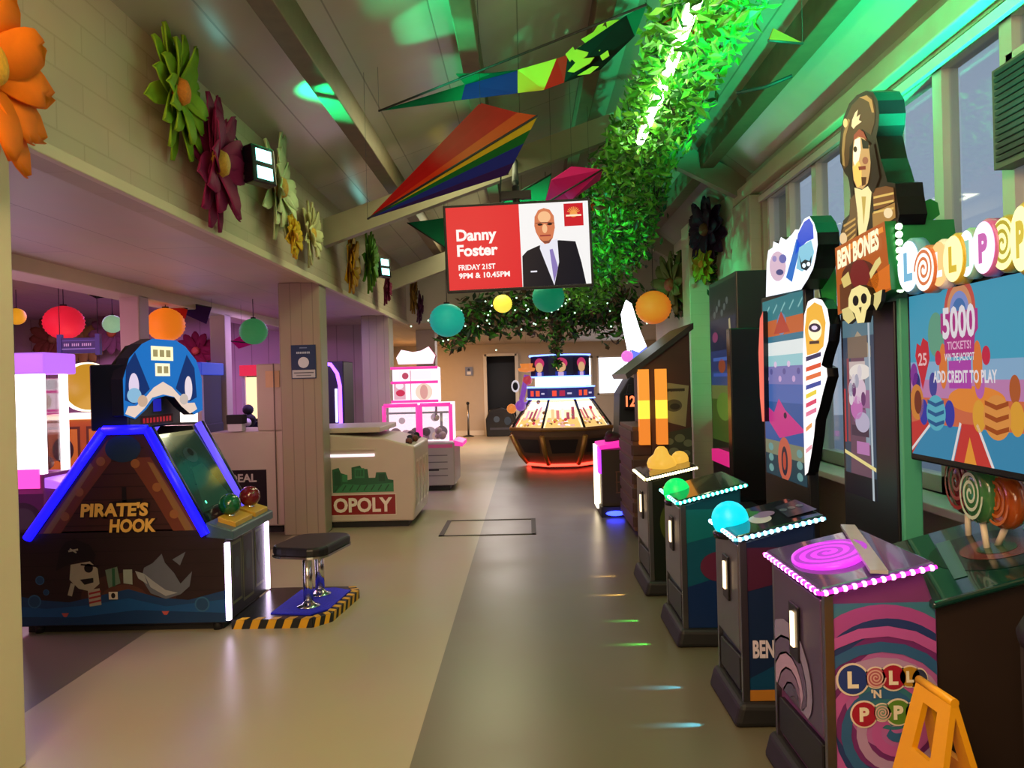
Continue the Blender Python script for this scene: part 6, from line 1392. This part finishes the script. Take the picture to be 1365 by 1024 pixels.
build(lo([(.58, 1.66), (.58, 2.03), (.3, 2.08)], mat('oct_navy', '#1a1a48', .4)), 'crown_panel', t)
m = MB()
for k in range(8):
    am = A8 + PI / 8 + k * PI / 4; ca, sa = math.cos(am), math.sin(am); cs = math.cos(PI / 8)
    o = Vector((C8[0] + .58 * cs * ca, C8[1] + .58 * cs * sa, 1.66)); u = Vector((-sa, ca, 0))
    ar = Art(o - u * .2, u, (0, 0, 1), .4, .37, m, .003)
    ar.ell(.2, .24, .12, .1, E('#c83a6a', .9), 0).ell(.2, .17, .09, .09, E('#d8a87a', 1.), 1).rect(.1, .0, .3, .09, E('#2a3a9a', .9), 0).rect(.15, .0, .25, .08, E('#c8a8d8', 1.), 1)
    o = Vector((C8[0] + .66 * cs * ca, C8[1] + .66 * cs * sa, 1.25)); ar = Art(o - u * .22, u, (0, 0, 1), .44, .21, m, .003)
    ar.rect(.05, .06, .13, .16, E('#e84a3a', 1.2), 0).rect(.18, .06, .28, .16, E('#a82a4a' if k % 2 else '#e85a3a', 1.1), 0).rect(.32, .09, .4, .12, E('#c8c0e0', 1.), 0)
build(m, 'picture_panels', t, kind='stuff')
# jolly topper shape on its left
m = MB(); p = at(702, 495, 14.0); m.lathe([(.001, -.02), (.14, 0), (.16, .05), (.1, .07), (.12, .14), (.001, .12)], p, glow('topper_orange', '#e8843a', .9), 10); m.ball(at(703, 507, 14.), .09, glow('topper_red', '#c03a4a', .8), 12)
m.ball(at(687, 515, 13.95), .075, glow('topper_white', '#d8d0d8', .9), 14, sz=1.5); m.ball(at(687, 515, 13.88), .05, 'plush_black', 12, sz=1.5); m.ball(at(694, 541, 13.95), .1, glow('topper_purple', '#8a4ab8', .8), 12); m.ball(at(682, 545, 13.95), .09, 'topper_orange', 12); m.tube([at(702, 500, 14.), at(694, 541, 13.98), (C8[0] - .55, 14.2, 1.2)], .05, 'topper_purple', 8)
build(m, 'topper_figure', t, label='orange and purple jester-hat topper')

# far end bits
t = thing('racing_game', 'dark low game cabinet in the far doorway', 'arcade game', (-.85, 22.4, 0))
build(MB().prism([(-1.2, 0), (-.35, 0), (-.32, .45), (-.45, .75), (-.75, .85), (-1.1, .78), (-1.22, .5)], 22.2, 22.8, 'y', 'black_gloss'), 'cabinet_body', t, bevel=.03)
ar = Art((-1.2, 22.2, 0), (1, 0, 0), (0, 0, 1), .9, .9); ar.ell(.3, .5, .09, .09, P('#3a4a5a'), 0).ell(.62, .45, .1, .12, P('#2a3a4a'), 0).rect(.1, .2, .8, .26, P('#3a3a44'), 0); ar.done('front_artwork', t)
t = thing('pictogram_sign', 'small square sign with white symbol on the far wall', 'sign', at(625, 495, 22.97))
p = at(625, 495, 22.97); build(MB().box(p.x - .11, p.x + .11, 22.96, 22.99, p.z - .13, p.z + .13, P('#7a86a8')), 'sign_plate', t)
ar = Art((p.x - .11, 22.96, p.z - .13), (1, 0, 0), (0, 0, 1), .22, .26); ar.rect(.05, .03, .17, .12, P('#e0e4ee'), 0).ell(.11, .18, .035, .035, P('#2a3a5a'), 0); ar.done('sign_print', t)
t = thing('door_closer_post', 'slim grey barrier post before the far wall', 'post', (-1.75, 22.5, 0))
build(MB().cyl((-1.75, 22.5, .02), (-1.75, 22.5, .95), .03, 'steel', 10), 'pole', t); build(MB().lathe([(.16, 0), (.16, .02), (.03, .05)], (-1.75, 22.5, 0), 'black_rubber', 16), 'base', t); build(MB().ball((-1.75, 22.5, .98), .05, 'black_rubber', 10), 'cap', t)
# ================================================================== LIGHT
w = bpy.data.worlds.new('world'); SC.world = w; w.use_nodes = True; nt = w.node_tree
bg = nt.nodes['Background']; tc = nt.nodes.new('ShaderNodeTexCoord'); nz = nt.nodes.new('ShaderNodeTexNoise'); rp = nt.nodes.new('ShaderNodeMix'); rp.data_type = 'RGBA'
nz.inputs['Scale'].default_value = 2.5; nt.links.new(tc.outputs['Generated'], nz.inputs['Vector']); nt.links.new(nz.outputs['Fac'], rp.inputs[0])
rp.inputs[6].default_value = (*lin('#8fa0b4'), 1); rp.inputs[7].default_value = (*lin('#c4d2e2'), 1); nt.links.new(rp.outputs[2], bg.inputs['Color']); bg.inputs['Strength'].default_value = 1.1

# main hall: warm light from behind the camera, unseen fills added down the aisle
lamp('AREA', 'hall_fill', (-1.0, -.2, 3.5), 150, '#ffcf90', 1.6, (-1.0, 1.6, 0))
lamp('AREA', 'hall_fill', (-.4, 1.9, 3.9), 45, '#fbecbc', 1.0, (-.4, 1.9, 0), size_y=1.6)
lamp('AREA', 'hall_fill', (-.6, 7.2, 4.05), 38, '#eef0b4', 1.0, (-.6, 7.2, 0), size_y=2.0)
lamp('AREA', 'hall_fill', (-.6, 11.6, 4.0), 60, '#f2f0c0', 1.2, (-.6, 11.6, 0), size_y=2.0)
lamp('AREA', 'far_fill', (0, 18.5, 2.66), 230, '#fff0ea', 2.5, (0, 18.5, 0))  # unseen fills added in the far room, no fixtures
lamp('AREA', 'far_fill', (-3.5, 20.5, 2.66), 190, '#ffb870', 1.4, (-2.8, 20.5, 0))
# unseen fill added behind the camera to brighten the roof
lamp('AREA', 'roof_fill', (-1.2, -1.5, 2.4), 60, '#ffe2c0', 1.6, (-.4, 5.0, 4.4))
# side room: pink and violet wash from added fills without fixtures
lamp('AREA', 'side_room_fill', (-6.8, 6.0, 2.9), 130, '#ff9ad0', 2.0, (-6.8, 6, 0))
lamp('AREA', 'side_room_fill', (-6.5, 11.5, 2.9), 170, '#e08aff', 2.0, (-6.5, 11.5, 0))
lamp('AREA', 'side_room_fill', (-3.3, 11.0, 2.68), 50, '#d0a0ff', .8, (-3.3, 11, 0))
lamp('POINT', 'side_room_glow', (-5.6, 5.2, 2.0), 60, '#ff9ac0', .25)
lamp('POINT', 'side_room_glow', (-3.2, 6.9, 1.5), 12, '#ffb8b8', .2)
# green floods thrown across the roof from the bulkhead spotlights and an unseen addition
G = '#00ffa6'
lamp('SPOT', 'green_flood', (S1.x + .10, S1.y - .02, S1.z + .02), 300, G, .05, (2.3, S1.y - 1.8, 4.35), 62, .5)
lamp('SPOT', 'green_flood', (S1.x + .10, S1.y + .02, S1.z + .02), 1000, G, .05, (2.45, 9.8, 2.4), 30, .6)
lamp('SPOT', 'green_flood', (S2.x + .10, S2.y - .02, S2.z + .02), 420, G, .05, (1.8, S2.y - 2.0, 3.9), 60, .6)
lamp('SPOT', 'green_flood', (S1.x + .04, S1.y - .1, S1.z + .2), 520, G, .03, on_x(470, 116, -1.34), 38, .5)
lamp('SPOT', 'green_flood', (S1.x + .12, S1.y - .05, S1.z + .2), 420, G, .03, (-.50, 5.6, 4.3), 26, .5)
lamp('SPOT', 'green_flood', (2.15, 2.2, 2.2), 2700, G, .04, (1.95, 5.0, 4.55), 52, .4)  # added flood with no fixture, greens the right roof slope
# unseen spots added beside the pedestals to lay coloured streaks on the floor
for y, x, c, e_ in ((5.66, .78, '#ffd070', 800), (6.2, .78, '#ffd070', 600), (4.6, .80, '#50ff60', 700), (5.05, .80, '#50ff60', 550), (3.52, .86, '#50c8ff', 800), (3.95, .86, '#50c8ff', 600), (2.68, .91, '#ff60c0', 900)):
    lamp('SPOT', 'floor_streak_spot', (x, y, .04), e_ * .05, c, .008, (x - .17, y, .0), 18, 1.)

SC.view_settings.view_transform = 'Standard'; SC.view_settings.look = 'None'; SC.view_settings.exposure = 0.; SC.view_settings.gamma = 1.; SC.view_settings.use_curve_mapping = False
SC.cycles.use_denoising = True
SC.cycles.max_bounces = 8; SC.cycles.transparent_max_bounces = 12; SC.cycles.sample_clamp_indirect = 4.
bpy.context.view_layer.update()
